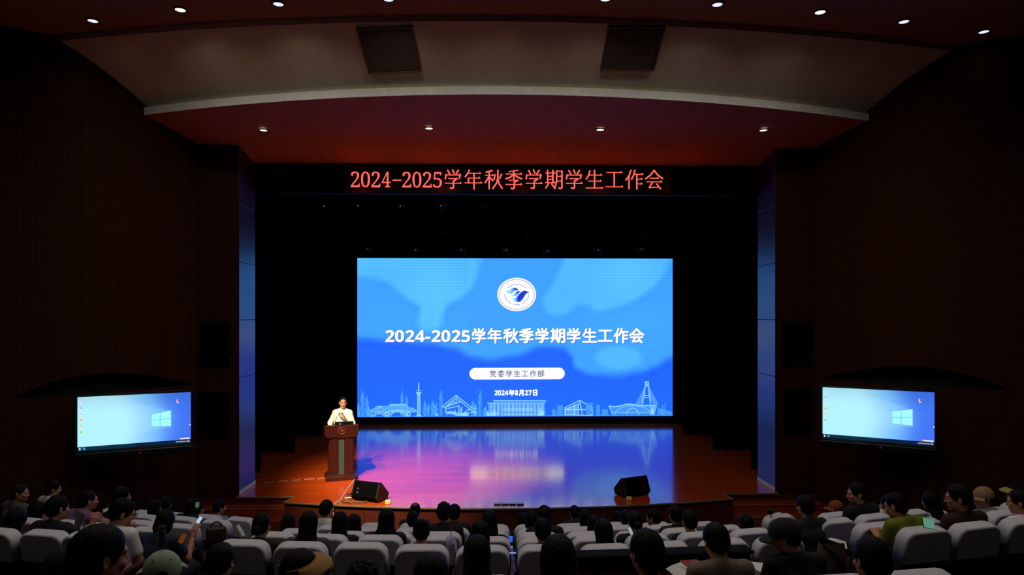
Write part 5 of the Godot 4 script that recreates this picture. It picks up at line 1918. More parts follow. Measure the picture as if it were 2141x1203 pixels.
# joints of a pose; the figure faces -z, feet on y = 0
func pose(kind: String) -> Dictionary:
	var j := {}
	if kind == "speaker":
		j = {"pel": Vector3(0, 0.95, 0), "che": Vector3(0, 1.28, 0.01), "nek": Vector3(0, 1.45, 0.02), "hed": Vector3(0, 1.60, -0.01),
			"s": [Vector3(-0.168, 1.375, 0.02), Vector3(0.168, 1.375, 0.02)], "e": [Vector3(-0.235, 1.13, 0.03), Vector3(0.285, 1.14, 0.02)], "w": [Vector3(-0.085, 1.285, -0.175), Vector3(0.215, 1.02, -0.20)],
			"h": [Vector3(-0.1, 0.93, 0), Vector3(0.1, 0.93, 0)], "k": [Vector3(-0.11, 0.50, -0.02), Vector3(0.11, 0.50, -0.02)], "a": [Vector3(-0.11, 0.09, 0.02), Vector3(0.11, 0.09, 0.02)],
			"hd": [Basis(Vector3(0, 0, -1).cross(Vector3(-0.70, -0.71, 0)), Vector3(0, 0, -1), Vector3(-0.70, -0.71, 0)), Basis(Vector3.UP, 0.5) * Basis(Vector3.RIGHT, -0.25)]}
		return j
	j = {"pel": Vector3(0, 0.54, 0.03), "che": Vector3(0, 0.87, 0.04), "nek": Vector3(0, 1.04, 0.02), "hed": Vector3(0, 1.185, -0.015),
		"s": [Vector3(-0.18, 0.99, 0.03), Vector3(0.18, 0.99, 0.03)], "e": [Vector3(-0.225, 0.72, -0.04), Vector3(0.225, 0.72, -0.04)], "w": [Vector3(-0.09, 0.635, -0.25), Vector3(0.09, 0.635, -0.25)],
		"h": [Vector3(-0.09, 0.53, 0.0), Vector3(0.09, 0.53, 0.0)], "k": [Vector3(-0.11, 0.52, -0.42), Vector3(0.11, 0.52, -0.42)], "a": [Vector3(-0.11, 0.09, -0.40), Vector3(0.11, 0.09, -0.40)],
		"hd": [Basis(Vector3.UP, -0.5) * Basis(Vector3.RIGHT, -0.1), Basis(Vector3.UP, 0.5) * Basis(Vector3.RIGHT, -0.1)]}
	if kind == "lean" or kind == "reach":
		var turn := Basis(Vector3.RIGHT, -0.22)
		for n in ["che", "nek", "hed"]: j[n] = j.pel + turn * (j[n] - j.pel)
		for i in 2:
			j.s[i] = j.pel + turn * (j.s[i] - j.pel)
			j.e[i] = Vector3(-0.24 + 0.48 * i, 0.71, -0.16)
			j.w[i] = Vector3(-0.075 + 0.15 * i, 0.77, -0.36)
			j.hd[i] = Basis(Vector3.UP, -0.35 + 0.7 * i) * Basis(Vector3.RIGHT, 0.5)
	if kind == "reach":                            # right arm stretched out to the side
		j.e[1] = j.s[1] + Vector3(0.25, -0.06, -0.06)
		j.w[1] = j.e[1] + Vector3(0.24, 0.01, -0.08)
		j.hd[1] = Basis(Vector3.UP, -1.2)
	if kind == "phone":                            # right hand holds a phone up
		j.e[1] = Vector3(0.25, 0.74, -0.10)
		j.w[1] = Vector3(0.20, 0.93, -0.27)
		j.hd[1] = Basis(Vector3.RIGHT, 1.2)
	return j

func body_arrays(kind: String) -> Array:           # skin, top, trousers, shoes
	if cache.has("pose_" + kind): return cache["pose_" + kind]
	var j := pose(kind)
	var tall := 1.50 if kind == "speaker" else 1.10
	var lo := Vector3(-0.36, -0.01, -0.62)
	var hi := Vector3(0.36 if kind != "reach" else 0.78, tall + 0.03, 0.22)
	if kind == "speaker": lo.z = -0.34
	var cell := 0.019 if kind != "speaker" else 0.014
	var s := Sdf.new(lo, hi, cell)
	for side in 2:
		var q := -1.0 + 2.0 * side
		s.cap(j.pel + Vector3(q * 0.07, 0.0, 0), j.che + Vector3(q * 0.075, 0.0, 0), 0.105, 0.105, 0.05)
		s.cap(j.nek + Vector3(q * 0.04, -0.04, 0.01), j.s[side] + Vector3(-q * 0.02, -0.015, 0), 0.06, 0.058, 0.04)
		s.cap(j.s[side], j.e[side], 0.050, 0.041, 0.03)
		s.cap(j.e[side], j.w[side], 0.041, 0.028, 0.015)
		s.cap(j.h[side], j.k[side], 0.082, 0.056, 0.04)
		s.cap(j.k[side], j.a[side], 0.054, 0.038, 0.02)
		s.cap(j.a[side], j.a[side] + Vector3(0, -0.045, -0.12), 0.036, 0.034, 0.02)
	s.cap(j.nek + Vector3(0, -0.06, 0.01), j.hed + Vector3(0, -0.13, 0.03), 0.058, 0.052, 0.03)
	var skin := s.arrays()
	# top
	s = Sdf.new(lo, hi, cell)
	var sleeve := 1.0 if kind == "speaker" else 0.62
	for side in 2:
		var q := -1.0 + 2.0 * side
		s.cap(j.pel + Vector3(q * 0.072, 0.02, 0), j.che + Vector3(q * 0.078, 0.0, 0), 0.118, 0.116, 0.05)
		s.cap(j.nek + Vector3(q * 0.042, -0.045, 0.010), j.s[side] + Vector3(-q * 0.015, -0.012, 0), 0.072, 0.070, 0.04)
		s.cap(j.s[side], j.s[side].lerp(j.e[side], sleeve), 0.062 if sleeve < 1.0 else 0.058, 0.060 if sleeve < 1.0 else 0.052, 0.03)
		if sleeve == 1.0: s.cap(j.e[side], j.e[side].lerp(j.w[side], 0.93), 0.055, 0.038, 0.03)
	s.cap(j.nek + Vector3(0, -0.05, 0.015), j.nek + Vector3(0, -0.012, 0.014), 0.072, 0.066, 0.02)
	if kind == "speaker": s.cap(j.nek + Vector3(0, -0.012, 0.014), j.nek + Vector3(0, 0.028, 0.016), 0.066, 0.060, 0.01)
	var top := s.arrays()
	# trousers
	s = Sdf.new(lo, hi, cell)
	for side in 2:
		var q := -1.0 + 2.0 * side
		s.cap(j.pel + Vector3(q * 0.07, -0.02, 0), j.pel + Vector3(q * 0.07, 0.06, 0), 0.112, 0.110, 0.05)
		s.cap(j.h[side], j.k[side], 0.095, 0.070, 0.04)
		s.cap(j.k[side], j.a[side] + Vector3(0, 0.02, 0), 0.068, 0.056, 0.03)
	var legs := s.arrays()
	s = Sdf.new(Vector3(-0.2, -0.01, -0.66), Vector3(0.2, 0.12, 0.1), 0.012)
	for side in 2:
		s.cap(j.a[side] + Vector3(0, -0.045, 0.015), j.a[side] + Vector3(0, -0.055, -0.14), 0.043, 0.038, 0.02)
		s.cap(j.a[side] + Vector3(0, -0.03, 0.0), j.a[side] + Vector3(0, -0.06, -0.10), 0.045, 0.040, 0.02)
	s.below(0.0)
	cache["pose_" + kind] = [skin, top, legs, s.arrays()]
	return cache["pose_" + kind]

func cloth_mesh(kind: String, n: int) -> ArrayMesh:
	var key := "cloth_%s_%d" % [kind, n]
	if not cache.has(key):
		var b := Mb.new()
		b.add(body_arrays(kind)[n], Transform3D.IDENTITY)
		cache[key] = b.mesh()
	return cache[key]

func head_place(kind: String, hy: float, hp: float) -> Transform3D:
	var j := pose(kind)
	var x := Transform3D(Basis(Vector3.UP, hy) * Basis(Vector3.RIGHT, -hp), Vector3.ZERO)
	return Transform3D(Basis.IDENTITY, j.nek + Vector3(0, 0.03, 0.01)) * x * Transform3D(Basis.IDENTITY, j.hed - j.nek - Vector3(0, 0.03, 0.01))

func skin_mesh(kind: String, hy: float, hp: float) -> ArrayMesh:
	var key := "skin_%s_%.2f_%.2f" % [kind, hy, hp]
	if not cache.has(key):
		var j := pose(kind)
		var b := Mb.new()
		b.add(body_arrays(kind)[0], Transform3D.IDENTITY)
		b.add(head_arrays(), head_place(kind, hy, hp))
		for side in 2:
			var flip := Basis.IDENTITY if side == 1 else Basis(Vector3(-1, 0, 0), Vector3.UP, Vector3(0, 0, 1))
			var x := Transform3D(j.hd[side] * flip, j.w[side])
			var arr := hand_arrays()
			if side == 0: arr = [arr[0], arr[1], flipped(arr[2])]
			b.add(arr, x)
		cache[key] = b.mesh()
	return cache[key]

func flipped(ix: PackedInt32Array) -> PackedInt32Array:
	var o := ix.duplicate()
	for i in range(0, o.size(), 3):
		var t := o[i + 1]
		o[i + 1] = o[i + 2]
		o[i + 2] = t
	return o

func cloth(c: Color) -> StandardMaterial3D:
	var key := "c_" + c.to_html()
	if not M.has(key):
		M[key] = mat(c, 0.92)
	return M[key]

func cap_on(p: Node3D, c: Color, x: Transform3D, back: bool) -> void:
	var b := Mb.new()
	var prof := []
	for i in 11:
		var w := lerpf(-0.25, PI / 2, i / 10.0)
		prof.append(Vector2(maxf(0.106 * cos(w), 0.001), 0.014 + 0.104 * sin(w)))
	b.lathe(prof, 28, Transform3D(Basis(Vector3(0.96, 0, 0), Vector3.UP, Vector3(0, 0, 1.12)), Vector3(0, 0.02, 0.014)))
	var m := obj("cap", b.mesh(), cloth(c), p)
	m.transform = x
	b = Mb.new()
	var brim := func(u: float, v: float, dy: float) -> Vector3:
		var w := lerpf(-1.1, 1.1, u)
		var r := lerpf(0.098, 0.098 + 0.078 * pow(maxf(cos(w * 0.9), 0.0), 0.6), v)
		return Vector3(r * sin(w), 0.026 - 0.008 * v - 0.020 * sin(w) * sin(w) * (0.4 + v) + dy, -r * cos(w) * 1.12 + 0.014)
	b.grid(16, 6, func(u, v): return brim.call(u, v, 0.004), true)
	b.grid(16, 6, func(u, v): return brim.call(u, v, -0.003))
	var br := obj("brim", b.mesh(), cloth(c), m)
	b = Mb.new()
	b.lathe([Vector2(0.001, 0.004), Vector2(0.008, 0.002), Vector2(0.009, -0.003)], 10, Transform3D(Basis.IDENTITY, Vector3(0, 0.138, 0.014)))
	obj("button", b.mesh(), cloth(c), m)
	if back:                                        # the opening and strap at the back, with two eyelets
		b = Mb.new()
		var arch := []
		for i in 13:
			var w := lerpf(0.0, PI, i / 12.0)
			arch.append(Vector2(0.036 * cos(w), 0.034 * sin(w)))
		var pv := PackedVector2Array(arch)
		b.prism(pv, 0.0, 0.012, Transform3D(Basis(Vector3.RIGHT, -0.20), Vector3(0, 0.024, 0.124)))
		obj("opening", b.mesh(), M.hair, m)
		b = Mb.new()
		for e in [-1.0, 1.0]: b.lathe([Vector2(0.001, 0.003), Vector2(0.005, 0.0)], 8, Transform3D(Basis(Vector3.RIGHT, 1.0), Vector3(e * 0.045, 0.108, 0.088)))
		obj("eyelet", b.mesh(), M.hair, m)

func visor_on(p: Node3D, c: Color, x: Transform3D) -> void:
	var b := Mb.new()
	var brim := func(u: float, v: float, dy: float) -> Vector3:
		var w := lerpf(-2.0, 2.0, u)
		var far := 0.10 + 0.085 * pow(maxf(cos(w * 0.7), 0.0), 0.5)
		var r := lerpf(0.098, far, v)
		return Vector3(r * sin(w), 0.055 - 0.05 * v * v + dy, -r * cos(w) * 1.08 + 0.012)
	b.grid(36, 8, func(u, v): return brim.call(u, v, 0.004), true)
	b.grid(36, 8, func(u, v): return brim.call(u, v, -0.004))
	var m := obj("straw_visor", b.mesh(), cloth(c), p)
	m.transform = x * Transform3D(Basis(Vector3.RIGHT, 0.3), Vector3(0, 0.01, 0))
	b = Mb.new()
	var ring := []
	for i in 41:
		var w := lerpf(-2.6, 2.6, i / 40.0)
		ring.append(Vector3(0.098 * sin(w), 0.055, -0.105 * cos(w) + 0.012))
	b.tube(ring, 0.008, 6)
	obj("band", b.mesh(), cloth(c * 0.8), m)

func glasses_on(p: Node3D, x: Transform3D) -> void:
	var b := Mb.new()
	for e in [-1.0, 1.0]:
		var ring := []
		for i in 17: ring.append(Vector3(e * 0.033 + 0.024 * cos(TAU * i / 16), 0.002 + 0.019 * sin(TAU * i / 16), -0.112))
		b.tube(ring, 0.0022, 5, false)
		b.tube([Vector3(e * 0.057, 0.008, -0.112), Vector3(e * 0.078, 0.008, -0.09), Vector3(e * 0.083, 0.008, 0.01)], 0.0022, 5)
	b.tube([Vector3(-0.009, 0.004, -0.112), Vector3(0.009, 0.004, -0.112)], 0.0022, 5)
	var m := obj("glasses", b.mesh(), M.steel_dark, p)
	m.transform = x

func person(label: String, at: Vector3, turn: float, scale: float, o: Dictionary) -> Node3D:
	var t := thing("person", label, "person", at, turn, o.get("group", ""))
	t.scale = Vector3.ONE * scale
	var kind: String = o.get("pose", "sit")
	var hy: float = o.get("hy", 0.0)
	var hp: float = o.get("hp", 0.1)
	var x := head_place(kind, hy, hp)
	var skin: Color = o.get("skin", Color(0.70, 0.48, 0.36))
	var sm: StandardMaterial3D
	if M.has("skin_" + skin.to_html()): sm = M["skin_" + skin.to_html()]
	else:
		sm = mat(skin, 0.55)
		sm.subsurf_scatter_enabled = true
		sm.subsurf_scatter_strength = 0.08
		M["skin_" + skin.to_html()] = sm
	obj("body", skin_mesh(kind, hy, hp), sm, t)
	obj("shirt", cloth_mesh(kind, 1), cloth(o.get("top", Color(0.05, 0.05, 0.055))), t)
	obj("trousers", cloth_mesh(kind, 2), cloth(o.get("legs", Color(0.05, 0.05, 0.06))), t)
	obj("shoes", cloth_mesh(kind, 3), M.plastic, t)
	var hm: Material = {"black": M.hair, "brown": M.hair_brown, "grey": M.hair_grey}[o.get("tone", "black")]
	var h := obj("hair", hair_mesh(o.get("hair", "short")), hm, t)
	h.transform = x
	if o.has("cap"): cap_on(t, o.cap, x, o.get("cap_back", false))
	if o.has("visor"): visor_on(t, o.visor, x)
	if o.get("glasses", false): glasses_on(t, x)
	if o.get("clips", false):
		var b := Mb.new()
		for k in 2: b.tube([Vector3(-0.045 + 0.03 * k, 0.035, 0.122), Vector3(-0.055 + 0.03 * k, -0.015, 0.128)], 0.0035, 6)
		var c := obj("hair_clip", b.mesh(), M.steel, t)
		c.transform = x
	return t

func speaker_person() -> void:
	var at := on_level(712, 999, 0)
	var p := person("standing man in a white shirt speaking behind the lectern on the stage", at + Vector3(-0.04, 0, -0.36), PI - 0.12, 1.02, {"tone": "brown", "pose": "speaker", "hy": 0.42, "hp": 0.04, "hair": "crop", "top": Color(0.90, 0.87, 0.80), "skin": Color(0.80, 0.56, 0.40), "legs": Color(0.06, 0.06, 0.08)})
	var x := head_place("speaker", 0.42, 0.04)
	var b := Mb.new()
	for e in [-1.0, 1.0]:
		b.tube([Vector3(e * 0.044, 0.0, -0.092), Vector3(e * 0.031, -0.002, -0.0965), Vector3(e * 0.019, 0.0, -0.094)], 0.0028, 5)
		b.tube([Vector3(e * 0.050, 0.026, -0.084), Vector3(e * 0.032, 0.031, -0.096), Vector3(e * 0.014, 0.026, -0.100)], 0.0038, 5)
	var br := obj("eyes_and_brows", b.mesh(), M.hair, p)
	br.transform = x
	b = Mb.new()
	b.tube([Vector3(-0.02, -0.072, -0.094), Vector3(0, -0.071, -0.0995), Vector3(0.02, -0.072, -0.094)], 0.0055, 6)
	var lp := obj("lips", b.mesh(), M.lip, p)
	lp.transform = x
	# collar wings and the button line
	b = Mb.new()
	for e in [-1.0, 1.0]:
		b.prism(PackedVector2Array([Vector2(e * 0.008, 1.455), Vector2(e * 0.055, 1.475), Vector2(e * 0.068, 1.435), Vector2(e * 0.04, 1.40)]), -0.004, 0.004, Transform3D(Basis(Vector3.RIGHT, 0.35), Vector3(0, -0.02 + 0.0, -0.56)))
	obj("collar", b.mesh(), cloth(Color(0.90, 0.87, 0.80)), p)
	b = Mb.new()
	for k in 4: b.lathe([Vector2(0.001, 0.003), Vector2(0.006, 0.0)], 8, Transform3D(Basis(Vector3.RIGHT, -PI / 2), Vector3(0, 1.02 + 0.075 * k, -0.112)))
	obj("button", b.mesh(), M.paper, p)

func who(px: float, py: float, k: int, label: String, o := {}) -> Node3D:
	var best = null
	for s in seats:
		if s.k == k and (best == null or absf(s.px - px) < absf(best.px - px)): best = s
	var d := 0.0
	var turn := 0.0
	if o.has("d"):
		d = o.d
	elif best != null and absf(best.px - px) < 62.0:
		d = -best.p.z + 0.06
		turn = best.turn
	else:
		var r := 21.0 - (6.1 + 0.9 * k)
		d = 6.1 + 0.9 * k
		for i in 12:
			var q := at_depth(px, py, d)
			d = 21.0 - sqrt(maxf(r * r - (q.x + 0.3) * (q.x + 0.3), 1.0))
	var p := at_depth(px, py, d)
	if turn == 0.0: turn = -atan2(-0.3 - p.x, 21.0 - d) * 0.85
	var kind: String = o.get("pose", "sit")
	var x := head_place(kind, o.get("hy", 0.0), o.get("hp", 0.1))
	var crown := (x * Vector3(0, 0.133, 0.02)).y + (0.02 if o.has("cap") else 0.0)
	if o.get("hair", "") == "bun": crown += 0.03
	var fl := row_floor(k)
	var sc := clampf((p.y - fl) / crown, 0.90, 1.10)
	if o.has("sc"): sc = o.sc
	var pos := Vector3(p.x, p.y - crown * sc, p.z)
	if absf(pos.y - fl) < 0.02: pos.y = fl
	var off := Basis(Vector3.UP, turn) * (x * Vector3(0, 0.1, 0.0)) * sc
	pos.x -= off.x
	return person(label, pos, turn + o.get("t", 0.0), sc, o)

const GREY := Color(0.30, 0.30, 0.31)
const WHITE := Color(0.88, 0.86, 0.86)
const INK := Color(0.05, 0.05, 0.055)

func audience() -> void:
	# left block
	who(45, 1011, 2, "man in a grey shirt facing right at the far left edge of the audience", {"top": GREY, "hair": "buzz", "hy": -0.9, "tone": "grey"})
	who(112, 1006, 3, "short-haired man in a cream shirt by the left wall, behind the man in grey", {"top": WHITE, "hy": -0.4})
	who(30, 1068, 0, "person with a round black bob above the leftmost white seat", {"hair": "bob", "hp": 0.35})
	who(82, 1050, 1, "black-haired person turned right with a white collar, between two left block seats", {"hair": "bob", "hy": -0.7, "top": WHITE})
	who(120, 1037, 0, "person in black holding up a grey tablet, above the second white seat from the left", {"hair": "tousled", "pose": "phone", "hy": -0.3})
	who(154, 1019, 4, "dark-haired person by the left wall, just behind the person in mauve", {"hair": "bob"})
	who(171, 1031, 2, "person in a mauve top stretching the right arm out sideways", {"hair": "crop", "pose": "reach", "top": Color(0.50, 0.34, 0.48), "t": -0.15, "hy": -0.3})
	who(258, 1019, 4, "woman with dark hair turned right, outlined against the left wall with a white sheet", {"hair": "long", "hy": -0.8})
	who(260, 1041, 1, "man in a white shirt with glasses leaning right at the left side aisle", {"top": WHITE, "hy": -0.7, "hp": 0.35, "glasses": true, "d": 7.0})
	who(208, 1099, -4, "large dark head of a man close to the camera at the lower left", {"hair": "short", "hy": -0.6, "d": 2.75, "top": Color(0.10, 0.05, 0.05)})
	who(130, 1149, -3, "close grey-haired man with cropped hair at the bottom left corner", {"hair": "buzz", "tone": "grey", "d": 3.2, "hy": -0.2})
	who(337, 1147, -3, "person in a pale green baseball cap seen from behind at the bottom left", {"hair": "buzz", "cap": Color(0.56, 0.62, 0.53), "cap_back": true, "d": 3.55, "hp": 0.0, "hy": 0.5})
	who(342, 1072, 1, "bowed dark head above a blue patterned sleeve at the left side aisle", {"hair": "bob", "pose": "phone", "top": Color(0.13, 0.16, 0.26), "hp": 0.45, "d": 7.3})
	who(323, 1047, 4, "dark-haired woman, left one of the pair before the left wall", {"hair": "bob"})
	who(345, 1040, 5, "dark-haired woman, right one of the pair before the left wall", {"hair": "long"})
	who(394, 1050, 4, "long-haired woman reading a bright phone in the left block", {"hair": "long", "pose": "lean", "hp": 0.15})
	who(414, 1050, 5, "person mostly hidden behind the long-haired reader, holding up a pale green phone", {"hair": "short", "pose": "phone"})
	who(460, 1046, 5, "man in a light blue shirt turned right in front of the left pillar", {"top": Color(0.42, 0.50, 0.68), "hy": -0.5})
	who(457, 1141, -2, "dark round head with a visible right ear at the bottom, left of the straw visor", {"hair": "short", "d": 4.25, "hp": 0.3})
	# left centre block
	who(546, 1075, 0, "woman with two metal hair clips above the leftmost near seat of the left centre block", {"hair": "low_bun", "clips": true, "top": Color(0.16, 0.10, 0.07)})
	who(603, 1076, 2, "person with loose dark hair directly in front of the stage steps", {"hair": "long"})
	who(645, 1071, 0, "woman with long straight black hair and a patterned sleeve, second near seat from the left", {"hair": "long", "top": Color(0.25, 0.24, 0.27)})
	who(683, 1046, 3, "short-haired man in a white shirt below the hanging white cable", {"top": WHITE, "hy": -0.25})
	who(711, 1072, 1, "woman with long black hair right of the man in white, below the left monitor", {"hair": "long"})
	who(740, 1077, 2, "person with a dark bob beside the long-haired woman, below the coiled cable", {"hair": "bob"})
	who(808, 1069, 1, "woman with broad wavy black hair below the left yellow power box", {"hair": "wavy"})
	who(868, 1052, 4, "man with a bald spot nearest the stage edge, left of centre", {"hair": "bald", "skin": Color(0.45, 0.30, 0.23)})
	who(862, 1069, 3, "short-haired dark-skinned neck and head just in front of the bald spot", {"hair": "buzz"})
	who(881, 1081, 0, "person with a hair tuft above the near white seat beside the iced drink", {"hair": "bun", "tone": "brown", "top": WHITE})
	who(928, 1051, 2, "tousle-haired man in black, left one of the overlapping pair at the centre", {"hair": "tousled"})
	who(950, 1055, 3, "man in black, right one of the overlapping pair at the centre", {"hair": "short"})
	who(1022, 1073, 1, "woman with hair falling over her right shoulder beside the centre aisle", {"hair": "long_side", "t": -0.3, "hp": 0.3})
	who(1003, 1102, 0, "bowed head between the aisle seat and the long-haired woman in front of the camera", {"hair": "bob", "pose": "lean", "hp": 0.3})
	who(997, 1123, -2, "woman with very long black hair and a white top at the bottom centre", {"hair": "long", "d": 4.3, "top": WHITE})
	who(630, 1151, -3, "person in a wide tan straw visor at the bottom edge", {"hair": "bob", "visor": Color(0.64, 0.47, 0.26), "d": 3.6, "hy": -0.75, "hp": 0.1})
	who(756, 1177, -3, "spiky dark crown of a head at the bottom edge, right of the straw visor", {"hair": "tousled", "d": 3.45, "hp": 0.3})
	who(899, 1167, -3, "smooth dark crown of a head at the bottom edge, below the hair tuft", {"hair": "short", "d": 3.2, "hp": 0.3})
	# right centre block
	who(1094, 1074, 4, "dark-haired person in the front row just right of the centre aisle", {"hair": "bob"})
	who(1112, 1071, 3, "person with a dark bob in the second row just right of the centre aisle", {"hair": "bob"})
	who(1138, 1058, 2, "tall short-haired man rising above the aisle seats right of centre", {"hair": "short"})
	who(1135, 1085, 0, "man sitting in the near aisle seat right of centre", {"hair": "short"})
	who(1167, 1123, -3, "large long-haired head close to the camera, right of the centre aisle", {"hair": "wavy", "d": 3.45})
	who(1203, 1065, 4, "bowing person farthest forward in the diagonal line of four dark heads", {"hair": "crop", "pose": "lean", "hp": 0.3})
	who(1228, 1074, 3, "second of the diagonal line of four dark heads, counted from the stage", {"hair": "bob", "pose": "lean", "hp": 0.2})
	who(1243, 1079, 2, "third of the diagonal line of four dark heads, counted from the stage", {"hair": "bob"})
	who(1261, 1088, 0, "woman with long black hair, nearest of the diagonal line of four dark heads", {"hair": "long", "hy": 0.2})
	who(1294, 1070, 4, "front row person directly below the right stage monitor", {"hair": "bob"})
	who(1309, 1068, 3, "dark head half hidden behind the person with the headband", {"hair": "short"})
	who(1328, 1069, 1, "person with a thin headband and a lit phone, below the right monitor", {"hair": "low_bun", "tone": "brown"})
	who(1365, 1065, 3, "man with glasses glinting, turned left, right of the right monitor", {"hair": "short", "hy": 0.7, "glasses": true})
	who(1412, 1061, 2, "short-haired man, left of the pair at the right end of the stage", {"hair": "short"})
	who(1442, 1068, 1, "short-haired man in navy, right of the pair at the right end of the stage", {"hair": "short", "top": Color(0.06, 0.07, 0.13)})
	who(1352, 1109, -3, "large short-haired head with a pale neck in front of the mahogany desk", {"hair": "short", "d": 3.5, "hy": 0.25})
	who(1501, 1100, -2, "man in a beige jacket sitting at the mahogany desk", {"hair": "short", "d": 4.45, "top": Color(0.50, 0.44, 0.37), "hp": 0.4})
	who(1560, 1077, 2, "low dark head above the white seat left of the phone tripod", {"hair": "bob"})
	who(1634, 1082, -2, "person in a black cap and black shirt with glasses, looking down left", {"hair": "buzz", "cap": Color(0.04, 0.04, 0.045), "d": 4.6, "hy": 0.8, "hp": 0.35, "glasses": true})
	# right block
	who(1685, 1036, 1, "man in a charcoal shirt at the right side aisle, seen from behind", {"hair": "short", "top": Color(0.13, 0.13, 0.135), "d": 7.5})
	who(1744, 1044, 3, "person in an orange brown cap turned left before the right wall", {"hair": "buzz", "cap": Color(0.50, 0.27, 0.09), "hy": 1.0})
	who(1788, 1008, 1, "man in a black T-shirt in profile looking left at the stage", {"hair": "short", "hy": 1.05})
	who(1857, 1036, 2, "person holding a hand to the ear, left of the woman in green", {"hair": "bob", "pose": "phone", "hy": 0.4})
	who(1889, 1039, -1, "person in a yellow green sleeveless top holding a lit phone", {"hair": "crop", "top": Color(0.42, 0.44, 0.07), "hy": 0.4, "hp": 0.3, "pose": "lean"})
	who(1947, 1030, 1, "person with long dark hair and a white sleeve, between green top and brown shirt", {"hair": "long", "top": WHITE})
	who(2001, 1012, -1, "man with glasses in a brown shirt looking left, in the right block", {"hair": "short", "hy": 0.75, "top": Color(0.17, 0.10, 0.08), "glasses": true})
	who(2050, 1016, 0, "woman in a tan cap and white T-shirt in profile, far right", {"hair": "tail", "cap": Color(0.55, 0.42, 0.32), "hy": 1.2, "top": WHITE})
	who(2118, 1013, 1, "person in a pale straw visor at the far right edge", {"hair": "bob", "visor": Color(0.66, 0.58, 0.30), "hy": 1.0, "hp": 0.15})
	who(2130, 1025, -1, "person in a white shirt at the right edge, below the straw visor", {"hair": "short", "hy": 0.6, "top": WHITE})
	who(1826, 1125, -3, "large dark head with a visible right ear close to the camera at the lower right", {"hair": "short", "d": 3.45})

# ------------------------------------------------------------------ things people hold or have put down
func slab(called: String, label: String, category: String, px: float, py: float, d: float, size: Vector2, turn: Vector3, lit: Color, energy: float, m: Material = null) -> void:
	var t := thing(called, label, category, at_cam(px, py, d))
	t.rotation = turn
	var b := Mb.new()
	b.box(Vector3.ZERO, Vector3(size.x, size.y, 0.008), 0.003)
	obj("case", b.mesh(), M.plastic if m == null else m, t)
	if energy > 0.0:
		b = Mb.new()
		b.box(Vector3(0, 0, 0.0045), Vector3(size.x * 0.92, size.y * 0.93, 0.001))
		obj("screen", b.mesh(), glow(lit, energy), t)

